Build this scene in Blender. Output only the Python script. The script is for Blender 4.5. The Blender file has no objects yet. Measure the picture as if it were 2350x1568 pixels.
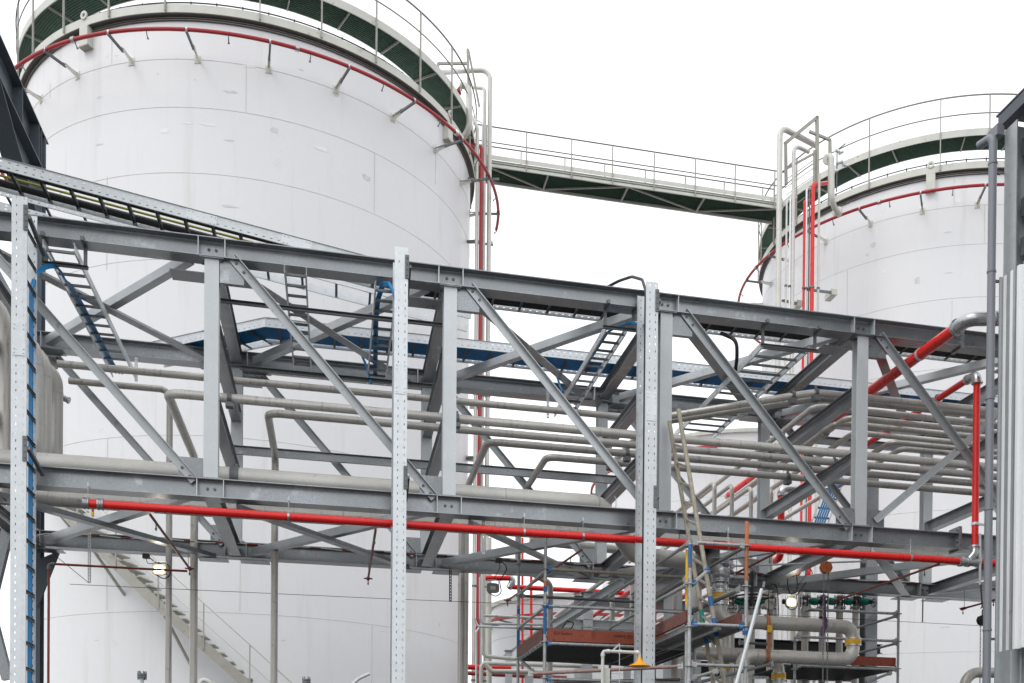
import bpy, math, random
from mathutils import Vector as V, Matrix
random.seed(7)
R_ = math.radians
S = bpy.context.scene
COL = S.collection
# ---------------------------------------------------------------- camera
F, CX, CY = 2415.04, 1341.69, 1830.98          # focal length and principal point on a 2350 x 1568 frame
YAW, PIT, ROL = .2347, -.0086, .0088
EYE = V((0, 0, 1.6))
_c, _s = math.cos(YAW), math.sin(YAW)
_r0 = V((_c, -_s, 0)); FWD = V((_s*math.cos(PIT), _c*math.cos(PIT), math.sin(PIT))); _u0 = _r0.cross(FWD)
RT = _r0*math.cos(ROL) + _u0*math.sin(ROL); UP = _u0*math.cos(ROL) - _r0*math.sin(ROL)
cam = bpy.data.objects.new('camera', bpy.data.cameras.new('camera')); COL.objects.link(cam)
cam.data.sensor_width = 36; cam.data.lens = F/2350*36
cam.data.shift_x = -(CX-1175)/2350; cam.data.shift_y = (CY-784)/2350
cam.data.clip_end = 3000
cam.matrix_world = Matrix(((RT.x, UP.x, -FWD.x, EYE.x), (RT.y, UP.y, -FWD.y, EYE.y), (RT.z, UP.z, -FWD.z, EYE.z), (0, 0, 0, 1)))
S.camera = cam
# ---------------------------------------------------------------- world and sun
EXPO, SKYS, SUNS = .64, .13, .45
w = bpy.data.worlds.new("World"); S.world = w; w.use_nodes = True
nt = w.node_tree; bg = nt.nodes['Background']
sky = nt.nodes.new('ShaderNodeTexSky'); sky.sky_type = 'NISHITA'; sky.sun_disc = False
SUN_EL, SUN_AZ = R_(50), R_(238)               # azimuth clockwise from +Y
sky.sun_elevation = SUN_EL; sky.sun_rotation = SUN_AZ; sky.air_density = 1; sky.dust_density = 3
hs = nt.nodes.new('ShaderNodeHueSaturation'); hs.inputs['Saturation'].default_value = .25
nt.links.new(sky.outputs[0], hs.inputs['Color'])
mx = nt.nodes.new('ShaderNodeMixRGB'); mx.inputs[0].default_value = .82; mx.inputs[2].default_value = (7.6, 7.75, 7.9, 1)
nt.links.new(hs.outputs[0], mx.inputs[1]); nt.links.new(mx.outputs[0], bg.inputs[0])
bg.inputs[1].default_value = SKYS
sl = bpy.data.lights.new('sun', 'SUN'); sl.energy = SUNS; sl.angle = R_(22); sl.color = (1, .97, .93)
so = bpy.data.objects.new('sun', sl); COL.objects.link(so)
sd = V((math.sin(SUN_AZ)*math.cos(SUN_EL), math.cos(SUN_AZ)*math.cos(SUN_EL), math.sin(SUN_EL)))
so.rotation_euler = sd.to_track_quat('Z', 'Y').to_euler(); so.location = (-20, -20, 60)
S.view_settings.view_transform = 'Standard'; S.view_settings.look = 'None'
S.view_settings.exposure = EXPO; S.view_settings.gamma = 1
# ---------------------------------------------------------------- pixel -> world on a real plane
def ray(x, y): return FWD + RT*((x-CX)/F) + UP*((CY-y)/F)
def A(x, y, Y=None, X=None, Z=None):
    v = ray(x, y)
    t = Y/v.y if Y is not None else X/v.x if X is not None else (Z-1.6)/v.z
    return EYE + v*t
def CYL(x, y, c, R, far=False):
    v = ray(x, y); a = v.x**2+v.y**2; b = -2*(v.x*c[0]+v.y*c[1]); k = c[0]**2+c[1]**2-R*R
    D = max(b*b-4*a*k, 0)
    return EYE + v*((-b+(1 if far else -1)*math.sqrt(D))/(2*a))
# ---------------------------------------------------------------- materials
def mat(name, col, rough=.5, metal=0, var=.12, scale=3, col2=None, thr=.62, bump=0, stain=None, spec=None, fine=40):
    m = bpy.data.materials.new(name); m.use_nodes = True; n = m.node_tree; p = n.nodes['Principled BSDF']; L = n.links.new
    p.inputs['Roughness'].default_value = rough; p.inputs['Metallic'].default_value = metal
    if spec is not None: p.inputs['Specular IOR Level'].default_value = spec
    tc = n.nodes.new('ShaderNodeTexCoord')
    def noise(s, det=5, vec=None):
        t = n.nodes.new('ShaderNodeTexNoise'); t.inputs['Scale'].default_value = s; t.inputs['Detail'].default_value = det
        t.inputs['Roughness'].default_value = .6; L(vec or tc.outputs['Object'], t.inputs['Vector']); return t.outputs['Fac']
    def mixc(f, a, b, mode='MIX'):
        q = n.nodes.new('ShaderNodeMixRGB'); q.blend_type = mode
        for i, s in enumerate((f, a, b)):
            if hasattr(s, 'links'): L(s, q.inputs[i])
            else: q.inputs[i].default_value = s if i == 0 else (*s, 1)
        return q.outputs[0]
    def ramp(f, a, b):
        r = n.nodes.new('ShaderNodeMapRange'); r.inputs[1].default_value = a; r.inputs[2].default_value = b; r.clamp = True
        L(f, r.inputs[0]); return r.outputs[0]
    lo = tuple(c*(1-var) for c in col); hi = tuple(min(1, c*(1+var)) for c in col)
    c = mixc(ramp(noise(scale), .3, .7), lo, hi)
    c = mixc(ramp(noise(fine, 3), .35, .75), c, tuple(x*(1-var*.7) for x in col))
    if col2: c = mixc(ramp(noise(scale*2.3, 8), thr, thr+.08), c, col2)
    if stain:
        mp = n.nodes.new('ShaderNodeMapping'); mp.inputs['Scale'].default_value = (5, 5, .35); L(tc.outputs['Object'], mp.inputs['Vector'])
        c = mixc(ramp(noise(stain[3], 7, mp.outputs[0]), .56, .8), c, stain[:3])
    if metal:                                     # every piece comes from its own dip and batch
        oi = n.nodes.new('ShaderNodeObjectInfo'); mr = n.nodes.new('ShaderNodeMapRange'); mr.inputs[3].default_value = .84; mr.inputs[4].default_value = 1.12
        L(oi.outputs['Random'], mr.inputs[0]); c = mixc(1.0, c, mr.outputs[0], 'MULTIPLY')
    L(c, p.inputs['Base Color'])
    rr = n.nodes.new('ShaderNodeMapRange'); rr.inputs[3].default_value = max(.05, rough-.1); rr.inputs[4].default_value = min(1, rough+.12)
    L(noise(scale*4, 4), rr.inputs[0]); L(rr.outputs[0], p.inputs['Roughness'])
    if bump:
        b = n.nodes.new('ShaderNodeBump'); b.inputs['Strength'].default_value = bump; b.inputs['Distance'].default_value = .01
        L(noise(scale*2.2, 3), b.inputs['Height']); L(b.outputs[0], p.inputs['Normal'])
    return m
def emis(name, col, st):
    m = bpy.data.materials.new(name); m.use_nodes = True; p = m.node_tree.nodes['Principled BSDF']
    p.inputs['Base Color'].default_value = (*col, 1); p.inputs['Emission Color'].default_value = (*col, 1); p.inputs['Emission Strength'].default_value = st
    return m
M = dict(
 galv=mat('galvanised_steel', (.29, .305, .32), .30, .66, .26, 1.3, (.38, .395, .405), .6, .03),
 galv2=mat('bright_galvanised_steel', (.60, .63, .645), .42, .2, .07, 3.5, (.49, .515, .53), .66, .05),
 galv3=mat('diagonal_galvanised_steel', (.46, .485, .50), .38, .4, .12, 3, (.30, .32, .335), .64, .05),
 zinc=mat('zinc_sheet', (.68, .71, .73), .4, .35, .10, 9, (.42, .45, .47), .62, .05),
 zincd=mat('dull_zinc', (.17, .18, .185), .5, .4, .15, 6, (.20, .21, .22), .6),
 dark=mat('dark_painted_steel', (.085, .105, .125), .45, .1, .15, 2),
 tank=mat('tank_white_paint', (.74, .74, .755), .42, 0, .022, .35, (.66, .655, .65), .68, 0, (.645, .635, .625, .5), fine=5),
 tankc=mat('tank_cream_trim', (.60, .60, .55), .5, 0, .10, 2.5, (.42, .39, .32), .62, 0),
 seam=mat('weld_seam', (.60, .59, .575), .6, 0, .2, 3),
 patch=mat('paint_patch', (.80, .80, .81), .5, 0, .05, 3),
 scuff=mat('scuff_mark', (.66, .66, .67), .6, 0, .2, 9),
 green=mat('green_grating', (.075, .135, .095), .7, 0, .2, 4),
 red=mat('bright_red_paint', (.72, .016, .014), .28, 0, .06, 1.2, (.58, .02, .016), .68, fine=4),
 red2=mat('faded_red_paint', (.40, .022, .030), .42, 0, .14, 3, (.28, .03, .03), .64),
 redo=mat('oxide_red_pipe', (.26, .045, .035), .5, 0, .25, 6, (.18, .06, .05), .6),
 steel=mat('stainless_pipe', (.54, .52, .485), .38, .30, .10, 3, (.34, .32, .28), .62, .04, (.22, .20, .18, 3)),
 steell=mat('light_stainless_pipe', (.60, .585, .55), .40, .2, .10, 3, (.36, .34, .31), .64, .03),
 chrome=mat('polished_coupling', (.48, .49, .50), .28, .75, .06, 3),
 scaf=mat('scaffold_tube', (.42, .43, .43), .5, .45, .25, 14, (.20, .19, .17), .58, .1),
 pinkb=mat('faded_pink_tube', (.30, .19, .17), .6, 0, .25, 12, (.36, .33, .31), .56, .1),
 soff=mat('shade_toned_soffit', (.13, .12, .11), .7, 0, .2, 3),  # brown-grey with the shade under the girder put into the colour
 rust=mat('rusty_tube', (.42, .15, .06), .6, .1, .3, 16, (.22, .10, .06), .55, .2),
 blue=mat('blue_cable', (.0, .175, .42), .4, 0, .1, 6),
 bluet=mat('blue_tape', (.01, .13, .36), .45, 0, .15, 12),
 orange=mat('orange_tape', (.60, .17, .05), .5, 0, .15, 12),
 black=mat('black_rubber', (.018, .018, .02), .5, 0, .2, 8),
 blackm=mat('black_steel', (.05, .052, .055), .5, .3, .2, 5),  # near-black steel for deck planks, roof edge run and one hanging strip
 bcut=mat('bounce_cut_dark', (.045, .045, .047), .85, 0, .25, 3, (.06, .06, .06), .6, .4),  # near-black for the unseen ground sheet, so little light bounces up
 yg=mat('yellow_green_cable', (.34, .33, .03), .4, 0, .15, 10),
 yel=mat('yellow_band', (.72, .42, .01), .4, 0, .1, 8, (.45, .26, .02), .66),
 amber=mat('amber_plastic', (.90, .38, .005), .35, 0, .04, 6),
 plank=mat('red_brown_board', (.30, .060, .028), .55, 0, .25, 5, (.18, .035, .02), .58),
 plank2=mat('weathered_board', (.17, .065, .050), .75, 0, .35, 14, (.26, .17, .14), .6, .3),
 pvc=mat('grey_pvc', (.20, .21, .235), .4, 0, .05, 3),
 clad=mat('white_cladding', (.85, .87, .87), .4, .1, .03, 1.5, (.60, .62, .61), .7, 0, (.50, .50, .48, 1.2)),
 conc=mat('concrete', (.26, .255, .24), .9, 0, .2, .6, (.2, .19, .18), .6, .3),
 ladw=mat('weathered_pole', (.34, .31, .25), .7, .1, .28, 12, (.45, .30, .10), .60, .25),
 teal=mat('teal_handle', (.0, .22, .16), .4, 0, .1, 8),
 purple=mat('purple_sling', (.11, .04, .13), .8, 0, .2, 8),
 rail=mat('grey_handrail', (.20, .19, .18), .5, .1, .15, 4),
 stk=mat('stair_paint', (.38, .37, .33), .6, 0, .16, 3, (.32, .28, .22), .6),
 blk_ink=mat('black_ink', (.03, .02, .02), .7, 0, .1, 5),
 glass=mat('lamp_glass', (.25, .28, .22), .15, 0, .1, 8),
 lit=emis('lit_lamp', (1, .95, .80), 16), glow=emis('lit_reflector', (1, .72, .28), .62),
)
# ---------------------------------------------------------------- mesh builder
class MB:
    def __init__(s): s.v = []; s.f = []
    def add(s, vs, fs):
        o = len(s.v); s.v += [V(q) for q in vs]; s.f += [tuple(i+o for i in f) for f in fs]; return s
    def prof(s, p0, p1, pr, up=V((0, 0, 1)), cap=True):
        p0, p1 = V(p0), V(p1); d = (p1-p0).normalized(); up = V(up); u = d.cross(up).normalized(); w_ = u.cross(d).normalized(); n = len(pr)
        vs = [p0+u*a+w_*b for a, b in pr]+[p1+u*a+w_*b for a, b in pr]
        fs = [(i, (i+1) % n, (i+1) % n+n, i+n) for i in range(n)]
        if cap: fs += [tuple(range(n))[::-1], tuple(range(n, 2*n))]
        return s.add(vs, fs)
    def bar(s, p0, p1, wd, h, up=(0, 0, 1)): return s.prof(p0, p1, [(-wd/2, -h/2), (wd/2, -h/2), (wd/2, h/2), (-wd/2, h/2)], up)
    def box(s, x0, x1, y0, y1, z0, z1):
        return s.add([(x0, y0, z0), (x1, y0, z0), (x1, y1, z0), (x0, y1, z0), (x0, y0, z1), (x1, y0, z1), (x1, y1, z1), (x0, y1, z1)],
                     [(3, 2, 1, 0), (4, 5, 6, 7), (0, 1, 5, 4), (1, 2, 6, 5), (2, 3, 7, 6), (3, 0, 4, 7)])
    def hb(s, p0, p1, h, b, tf=.012, tw=.008, up=(0, 0, 1)):
        H, B, T = h/2, b/2, tw/2; r = .014
        pr = [(-B, -H), (B, -H), (B, -H+tf), (T+r, -H+tf), (T, -H+tf+r), (T, H-tf-r), (T+r, H-tf), (B, H-tf), (B, H), (-B, H), (-B, H-tf), (-T-r, H-tf), (-T, H-tf-r), (-T, -H+tf+r), (-T-r, -H+tf), (-B, -H+tf)]
        return s.prof(p0, p1, pr, up)
    def ch(s, p0, p1, h, b, t=.006, up=(0, 0, 1), sg=1):       # channel, open towards sg*u
        pr = [(0, -h/2), (b, -h/2), (b, -h/2+t), (t, -h/2+t), (t, h/2-t), (b, h/2-t), (b, h/2), (0, h/2)]
        pr = [(a*sg, c) for a, c in pr]
        return s.prof(p0, p1, pr if sg > 0 else pr[::-1], up)
    def ang(s, p0, p1, a, b, t=.008, up=(0, 0, 1), sg=1, sv=1):   # angle
        pr = [(0, 0), (b*sg, 0), (b*sg, t*sv), (t*sg, t*sv), (t*sg, a*sv), (0, a*sv)]
        return s.prof(p0, p1, pr if sg*sv > 0 else pr[::-1], up)
    def tube(s, pts, r, n=12, fil=0, cap=True, seg=6, hollow=False):
        pts = [V(p) for p in pts]; out = [pts[0]]
        for i in range(1, len(pts)-1):
            a, b, c = pts[i-1], pts[i], pts[i+1]; d1 = (a-b); d2 = (c-b); L1, L2 = d1.length, d2.length; d1.normalize(); d2.normalize()
            th = d1.angle(d2)
            if fil and th < math.pi-.03:
                t = min(fil/math.tan(th/2), L1*.48 if i > 1 else L1*.95, L2*.48 if i < len(pts)-2 else L2*.95); q0 = b+d1*t; q1 = b+d2*t; rr = t*math.tan(th/2)
                cen = b+(d1+d2).normalized()*(rr/math.sin(th/2)); ax = (q0-cen).cross(q1-cen).normalized(); tot = (q0-cen).angle(q1-cen)
                for k in range(seg+1): out.append(cen+Matrix.Rotation(tot*k/seg, 3, ax)@(q0-cen))
            else: out.append(b)
        out.append(pts[-1]); pts = out
        d = (pts[1]-pts[0]).normalized(); ref = V((0, 0, 1)) if abs(d.z) < .9 else V((1, 0, 0)); u = d.cross(ref).normalized()
        vs = []; 
        for i, p in enumerate(pts):
            t0 = (pts[i]-pts[i-1]).normalized() if i else d; t1 = (pts[i+1]-pts[i]).normalized() if i < len(pts)-1 else t0
            tg = (t0+t1).normalized(); u = (u-tg*u.dot(tg)).normalized(); w_ = tg.cross(u); k = 1/max(.5, math.cos(t0.angle(t1)/2)) if (t0-t1).length > 1e-4 else 1
            vs += [p+(u*math.cos(2*math.pi*j/n)+w_*math.sin(2*math.pi*j/n))*r for j in range(n)]
        fs = [(i*n+j, i*n+(j+1) % n, (i+1)*n+(j+1) % n, (i+1)*n+j) for i in range(len(pts)-1) for j in range(n)]
        if cap: fs += [tuple(range(n))[::-1], tuple((len(pts)-1)*n+j for j in range(n))]
        return s.add(vs, fs)
    def lathe(s, o, ax, pr, n=20, cap=True):                    # pr: (radius, distance along axis)
        o, ax = V(o), V(ax).normalized(); ref = V((0, 0, 1)) if abs(ax.z) < .9 else V((1, 0, 0)); u = ax.cross(ref).normalized(); w_ = ax.cross(u)
        vs = [o+ax*h+(u*math.cos(2*math.pi*j/n)+w_*math.sin(2*math.pi*j/n))*r for r, h in pr for j in range(n)]
        fs = [(i*n+j, i*n+(j+1) % n, (i+1)*n+(j+1) % n, (i+1)*n+j) for i in range(len(pr)-1) for j in range(n)]
        if cap: fs += [tuple(range(n))[::-1], tuple((len(pr)-1)*n+j for j in range(n))]
        return s.add(vs, fs)
    def ring(s, c, pr, a0=0, a1=360, n=144):                    # closed profile (radius, z) swept about a vertical axis
        full = abs(a1-a0) >= 359.9; m = n if full else n+1; k = len(pr)
        vs = [(c[0]+r*math.cos(R_(a0+(a1-a0)*i/n)), c[1]+r*math.sin(R_(a0+(a1-a0)*i/n)), z) for i in range(m) for r, z in pr]
        fs = [(i*k+j, i*k+(j+1) % k, ((i+1) % m)*k+(j+1) % k, ((i+1) % m)*k+j) for i in range(n) for j in range(k)]
        if not full: fs += [tuple(range(k))[::-1], tuple((m-1)*k+j for j in range(k))]
        return s.add(vs, fs)
    def perf(s, p0, p1, hv, h, t=.003, rows=(.28, .72), sl=.030, sh=.010, pitch=.10, lip=.018):
        """folded perforated side rail: plate from p0 to p1, height vector hv*h, lips turned along the normal"""
        p0, p1 = V(p0), V(p1); d = (p1-p0); Ln = d.length; d.normalize(); hv = V(hv).normalized(); nm = d.cross(hv).normalized()
        xs = [0]; x = pitch*.5
        while x+sl < Ln: xs += [x, x+sl]; x += pitch
        xs.append(Ln); ys = [0]
        for r in rows: ys += [h*r-sh/2, h*r+sh/2]
        ys.append(h)
        for i in range(len(xs)-1):
            if i % 2 == 0: rg = [(0, len(ys)-1)]
            else: rg = [(j, j+1) for j in range(0, len(ys)-1, 2)]
            for j0, j1 in rg:
                q = [p0+d*xs[a]+hv*ys[b] for a, b in ((i, j0), (i+1, j0), (i+1, j1), (i, j1))]
                s.add([a+nm*t/2 for a in q]+[a-nm*t/2 for a in q], [(0, 1, 2, 3), (7, 6, 5, 4), (0, 4, 5, 1), (1, 5, 6, 2), (2, 6, 7, 3), (3, 7, 4, 0)])
        for k, sg in ((0, 1), (1, -1)):
            b = p0+hv*h*k+hv*sg*t*.5; s.bar(b+nm*lip/2, b+d*Ln+nm*lip/2, lip, t, hv)
        return s
    def chaikin(s, pts, r, n=8):
        pts = [V(q) for q in pts]
        for _ in range(3): pts = [pts[0]]+[q for a, b in zip(pts, pts[1:]) for q in (a*.75+b*.25, a*.25+b*.75)]+[pts[-1]]
        return s.tube(pts, r, n)
    def bolt(s, p, nm, r=.016, h=.012): return s.lathe(p, nm, [(r, 0), (r, h), (r*.55, h+.001), (r*.55, h+.008)], 6)
    def build(s, name, m, parent=None, origin=None, smooth=35):
        if not s.v: s.v = [V((0, 0, 0))]
        if parent is not None: o = ORG[parent.name]
        elif origin is not None: o = V(origin)
        else:
            xs = [q.x for q in s.v]; ys = [q.y for q in s.v]; o = V(((min(xs)+max(xs))/2, (min(ys)+max(ys))/2, min(q.z for q in s.v)))
        me = bpy.data.meshes.new(name); me.from_pydata([q-o for q in s.v], [], s.f); me.update()
        me.materials.append(M[m] if isinstance(m, str) else m)
        me.shade_smooth(); me.set_sharp_from_angle(angle=R_(smooth))
        ob = bpy.data.objects.new(name, me); COL.objects.link(ob); ORG[ob.name] = o
        if parent is not None: ob.parent = parent
        else: ob.location = o
        return ob
ORG = {}
def tag(o, label=None, cat=None, group=None, kind=None):
    if label: o['label'] = label
    if cat: o['category'] = cat
    if group: o['group'] = group
    if kind: o['kind'] = kind
    return o
def thing(name, loc, label, cat, group=None):
    o = bpy.data.objects.new(name, None); COL.objects.link(o); o.location = loc; ORG[o.name] = V(loc); o.empty_display_size = .3
    return tag(o, label, cat, group)
def one(mb, name, m, label, cat, group=None): return tag(mb.build(name, m), label, cat, group)
def rep(ob, off, parent=None):                                   # copy a part of the same thing, shifted
    c = ob.copy(); COL.objects.link(c); c.parent = parent or ob.parent; c.location = ob.location+V(off); ORG[c.name] = ORG.get(ob.name, V((0, 0, 0))); return c
X_, Y_, Z_ = V((1, 0, 0)), V((0, 1, 0)), V((0, 0, 1))
# ================================================================ ground
g = MB(); g.lathe((0, 0, -.3), Z_, [(900, 0), (900, .3)], 64)
tag(g.build('ground', 'conc'), kind='structure')
tag(MB().box(-60, 60, -30, 24, .0, .004).build('bounce_cut_sheet', 'bcut'), kind='structure')  # unseen dark sheet added under the bridge to darken the beam undersides
# ================================================================ storage tanks
ZR = 21.52                                        # wind girder
SEAMS = [20.42, 19.18, 17.49, 15.26, 10.70, 6.12]
def tank(c, R, label, pa, step, vseams, patches, lugs):
    t = thing('storage_tank', (c[0], c[1], 0), label, 'storage tank', 'white storage tanks joined by the walkway')
    MB().lathe((c[0], c[1], 0), Z_, [(R, 0), (R, ZR+.1), (R-.02, ZR+.12), (.3, ZR+.62)], 160).build('shell', 'tank', t, smooth=40)
    for z in SEAMS: MB().ring(c, [(R-.005, z-.011), (R+.005, z-.006), (R+.005, z+.006), (R-.005, z+.011)], n=160).build('ring_seam', 'seam', t)
    for (x, y0, y1) in vseams:
        b = MB()
        p, q = CYL(x, y0, c, R), CYL(x, y1, c, R); a = math.atan2(p.y-c[1], p.x-c[0])
        n_ = V((math.cos(a), math.sin(a), 0)); tt = V((-n_.y, n_.x, 0))
        b.bar(V((c[0], c[1], p.z))+n_*R, V((c[0], c[1], q.z))+n_*R, .016, .010, n_)
        b.build('plate_seam', 'seam', t)
    for key, lst in (('patch', [q for q in patches if q[4] == 'patch']), ('scuff', [q for q in patches if q[4] == 'scuff'])):
        if not lst: continue
        for (x, y, wd, hh, k) in lst:
            b = MB()
            p = CYL(x, y, c, R); a = math.degrees(math.atan2(p.y-c[1], p.x-c[0])); da = math.degrees(wd/R)/2
            rr = random.Random(x*7+y); n = 10; poly = []
            for i in range(n):
                th = 2*math.pi*i/n; k2 = rr.uniform(.55, 1.1); aa = R_(a+da*math.cos(th)*k2)
                poly.append((c[0]+(R+.004)*math.cos(aa), c[1]+(R+.004)*math.sin(aa), p.z+hh/2*math.sin(th)*k2))
            b.add(poly, [tuple(range(n))])
            b.build('touch_up_patch' if key == 'patch' else 'scuff', key, t)
    MB().ring(c, [(R-.01, ZR), (R+.15, ZR), (R+.15, ZR+.21), (R+.13, ZR+.21), (R+.13, ZR+.03), (R-.01, ZR+.03)], n=180).build('wind_girder', 'tankc', t)
    MB().ring(c, [(R-.01, ZR-.02), (R+.148, ZR-.02), (R+.148, ZR-.003), (R-.01, ZR-.003)], n=160).build('soffit', 'soff', t)  # this ring and the two below carry the girder's shade in their colour
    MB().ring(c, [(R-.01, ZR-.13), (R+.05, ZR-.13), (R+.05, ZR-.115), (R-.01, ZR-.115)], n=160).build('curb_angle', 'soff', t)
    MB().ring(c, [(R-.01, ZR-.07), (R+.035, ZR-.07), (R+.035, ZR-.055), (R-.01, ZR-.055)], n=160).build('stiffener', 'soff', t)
    zp = 22.60; Ro = R+.17
    MB().ring(c, [(R-.67, zp), (Ro-.03, zp), (Ro-.03, zp+.03), (R-.67, zp+.03)], n=160).build('platform_grating', 'green', t)
    b = MB()                                     # grating bearer bars under the plate
    for i in range(12):
        r0 = R-.65+i*.068; b.ring(c, [(r0, zp-.022), (r0+.004, zp-.022), (r0+.004, zp), (r0, zp)], n=96)
    b.build('grating_bar', 'green', t)
    MB().ring(c, [(Ro-.03, zp-.05), (Ro-.005, zp-.05), (Ro-.005, zp+.17), (Ro-.03, zp+.17)], n=160).build('toe_plate', 'tankc', t)
    MB().ring(c, [(R-.69, zp-.03), (R-.67, zp-.03), (R-.67, zp+.06), (R-.69, zp+.06)], n=120).build('inner_kerb', 'tankc', t)
    for i in range(27):
        b = MB(); a = R_(pa+step*i+step/2); n_ = V((math.cos(a), math.sin(a), 0)); o = V((c[0], c[1], 0))
        b.bar(o+n_*(R-.66)+Z_*(zp-.04), o+n_*(Ro-.04)+Z_*(zp-.04), .03, .07)
        b.build('platform_bearer', 'stk', t)
    b = MB(); b.ring(c, [(Ro+.0, 23.80), (Ro+.035, 23.80), (Ro+.035, 23.835), (Ro, 23.835)], n=160); b.build('top_rail', 'rail', t)
    b = MB(); b.ring(c, [(Ro, 23.22), (Ro+.022, 23.22), (Ro+.022, 23.25), (Ro, 23.25)], n=160); b.build('middle_rail', 'rail', t)
    for i in range(int(360/step)):
        a = R_(pa+step*i); n_ = V((math.cos(a), math.sin(a), 0)); o = V((c[0], c[1], 0))+n_*(Ro+.012)
        MB().bar(o+Z_*(ZR+.02), o+Z_*23.82, .035, .045, n_).build('rail_post', 'stk', t)
    b = MB()                                     # hose and cable run along the roof edge
    for rr_, zz in ((R-.12, ZR+.42), (R-.12, ZR+.33)): b.ring(c, [(rr_, zz), (rr_+.025, zz), (rr_+.025, zz+.025), (rr_, zz+.025)], n=140)
    for i in range(64):
        a = R_(i*360/64); n_ = V((math.cos(a), math.sin(a), 0)); o = V((c[0], c[1], 0))+n_*(R-.12)
        b.bar(o+Z_*(ZR+.08), o+Z_*(ZR+.47), .03, .03, n_)
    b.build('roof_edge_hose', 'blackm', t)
    for x, y in lugs:
        p = CYL(x, y, c, R); a = math.atan2(p.y-c[1], p.x-c[0]); n_ = V((math.cos(a), math.sin(a), 0)); tt = V((-n_.y, n_.x, 0)); o = V((c[0], c[1], 0))
        q = MB(); q.bar(o+n_*(R+.09)+Z_*(ZR-.52), o+n_*(R+.09)+Z_*(ZR-.02), .28, .18, n_)
        lug = q.build('lifting_lug', 'tankc', t)
        MB().bar(o+n_*(R+.09)+Z_*(ZR-.55), o+n_*(R+.09)+Z_*(ZR-.52), .32, .21, n_).build('base_plate', 'stk', lug)
        q = MB(); e = o+n_*(R+.16)+Z_*(ZR+.27)
        pr = [(.05, -.02), (.11, -.02), (.11, .02), (.05, .02)]
        k = 16; vs = [e+tt*(r*math.cos(2*math.pi*i/k))+Z_*(r*math.sin(2*math.pi*i/k))+n_*h for i in range(k) for r, h in pr]
        q.add(vs, [(i*4+j, i*4+(j+1) % 4, ((i+1) % k)*4+(j+1) % 4, ((i+1) % k)*4+j) for i in range(k) for j in range(4)])
        q.build('eye_plate', 'tankc', lug)
    return t
T1 = (-2.43165, 35.7454); R1 = 6.76
T2 = (22.11, 36.12); R2 = 6.41
_p = CYL(2157.6, 385, T2, R2+.2); PA2 = math.degrees(math.atan2(_p.y-T2[1], _p.x-T2[0]))
tank(T1, R1, 'nearer white storage tank on the left, with a green-floored ring walkway round its top', -86.3, 13.09,
     [(257, 80, 148), (565, 150, 258), (860, 350, 487), (246, 405, 620), (247, 1006, 1400), (553, 1006, 1404), (854, 1436, 1600), (115, 190, 225), (1000, 330, 425)],
     [(430, 283, .35, .05, 'patch'), (478, 286, .42, .08, 'patch'), (380, 300, .3, .2, 'patch'), (245, 128, .12, .08, 'patch'), (266, 126, .12, .08, 'patch'), (570, 150, .5, .14, 'patch'), (735, 340, .6, .12, 'patch'),
      (228, 223, .22, .05, 'scuff'), (530, 211, .5, .08, 'scuff'), (527, 322, .3, .05, 'scuff'), (227, 332, .3, .06, 'scuff'), (527, 474, .6, .10, 'scuff'), (630, 300, .25, .18, 'scuff'), (840, 408, .3, .2, 'scuff'), (690, 160, .2, .05, 'scuff'), (362, 170, .07, .05, 'scuff'), (447, 183, .07, .05, 'scuff'),
      (770, 208, .2, .4, 'scuff'), (222, 1470, .25, .03, 'scuff'), (880, 1450, .3, .03, 'scuff'), (1008, 1435, .1, .15, 'scuff'), (650, 1470, .2, .04, 'scuff')], [(204, 88), (1022, 300)])
tank(T2, R2, 'farther white storage tank on the right, reached by the high walkway bridge', PA2, 13.09,
     [(2190, 410, 472), (1945, 620, 760), (2185, 690, 780), (2125, 1165, 1300), (2260, 470, 560)],
     [(2003, 562, .22, .2, 'scuff'), (2105, 645, .22, .3, 'scuff'), (1990, 585, .12, .1, 'scuff'), (2175, 533, .3, .05, 'scuff'), (2178, 626, .3, .05, 'scuff'), (2026, 624, .3, .1, 'patch'), (2200, 460, .2, .15, 'patch'), (2170, 1440, .4, .05, 'scuff')], [(2136, 415)])
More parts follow.
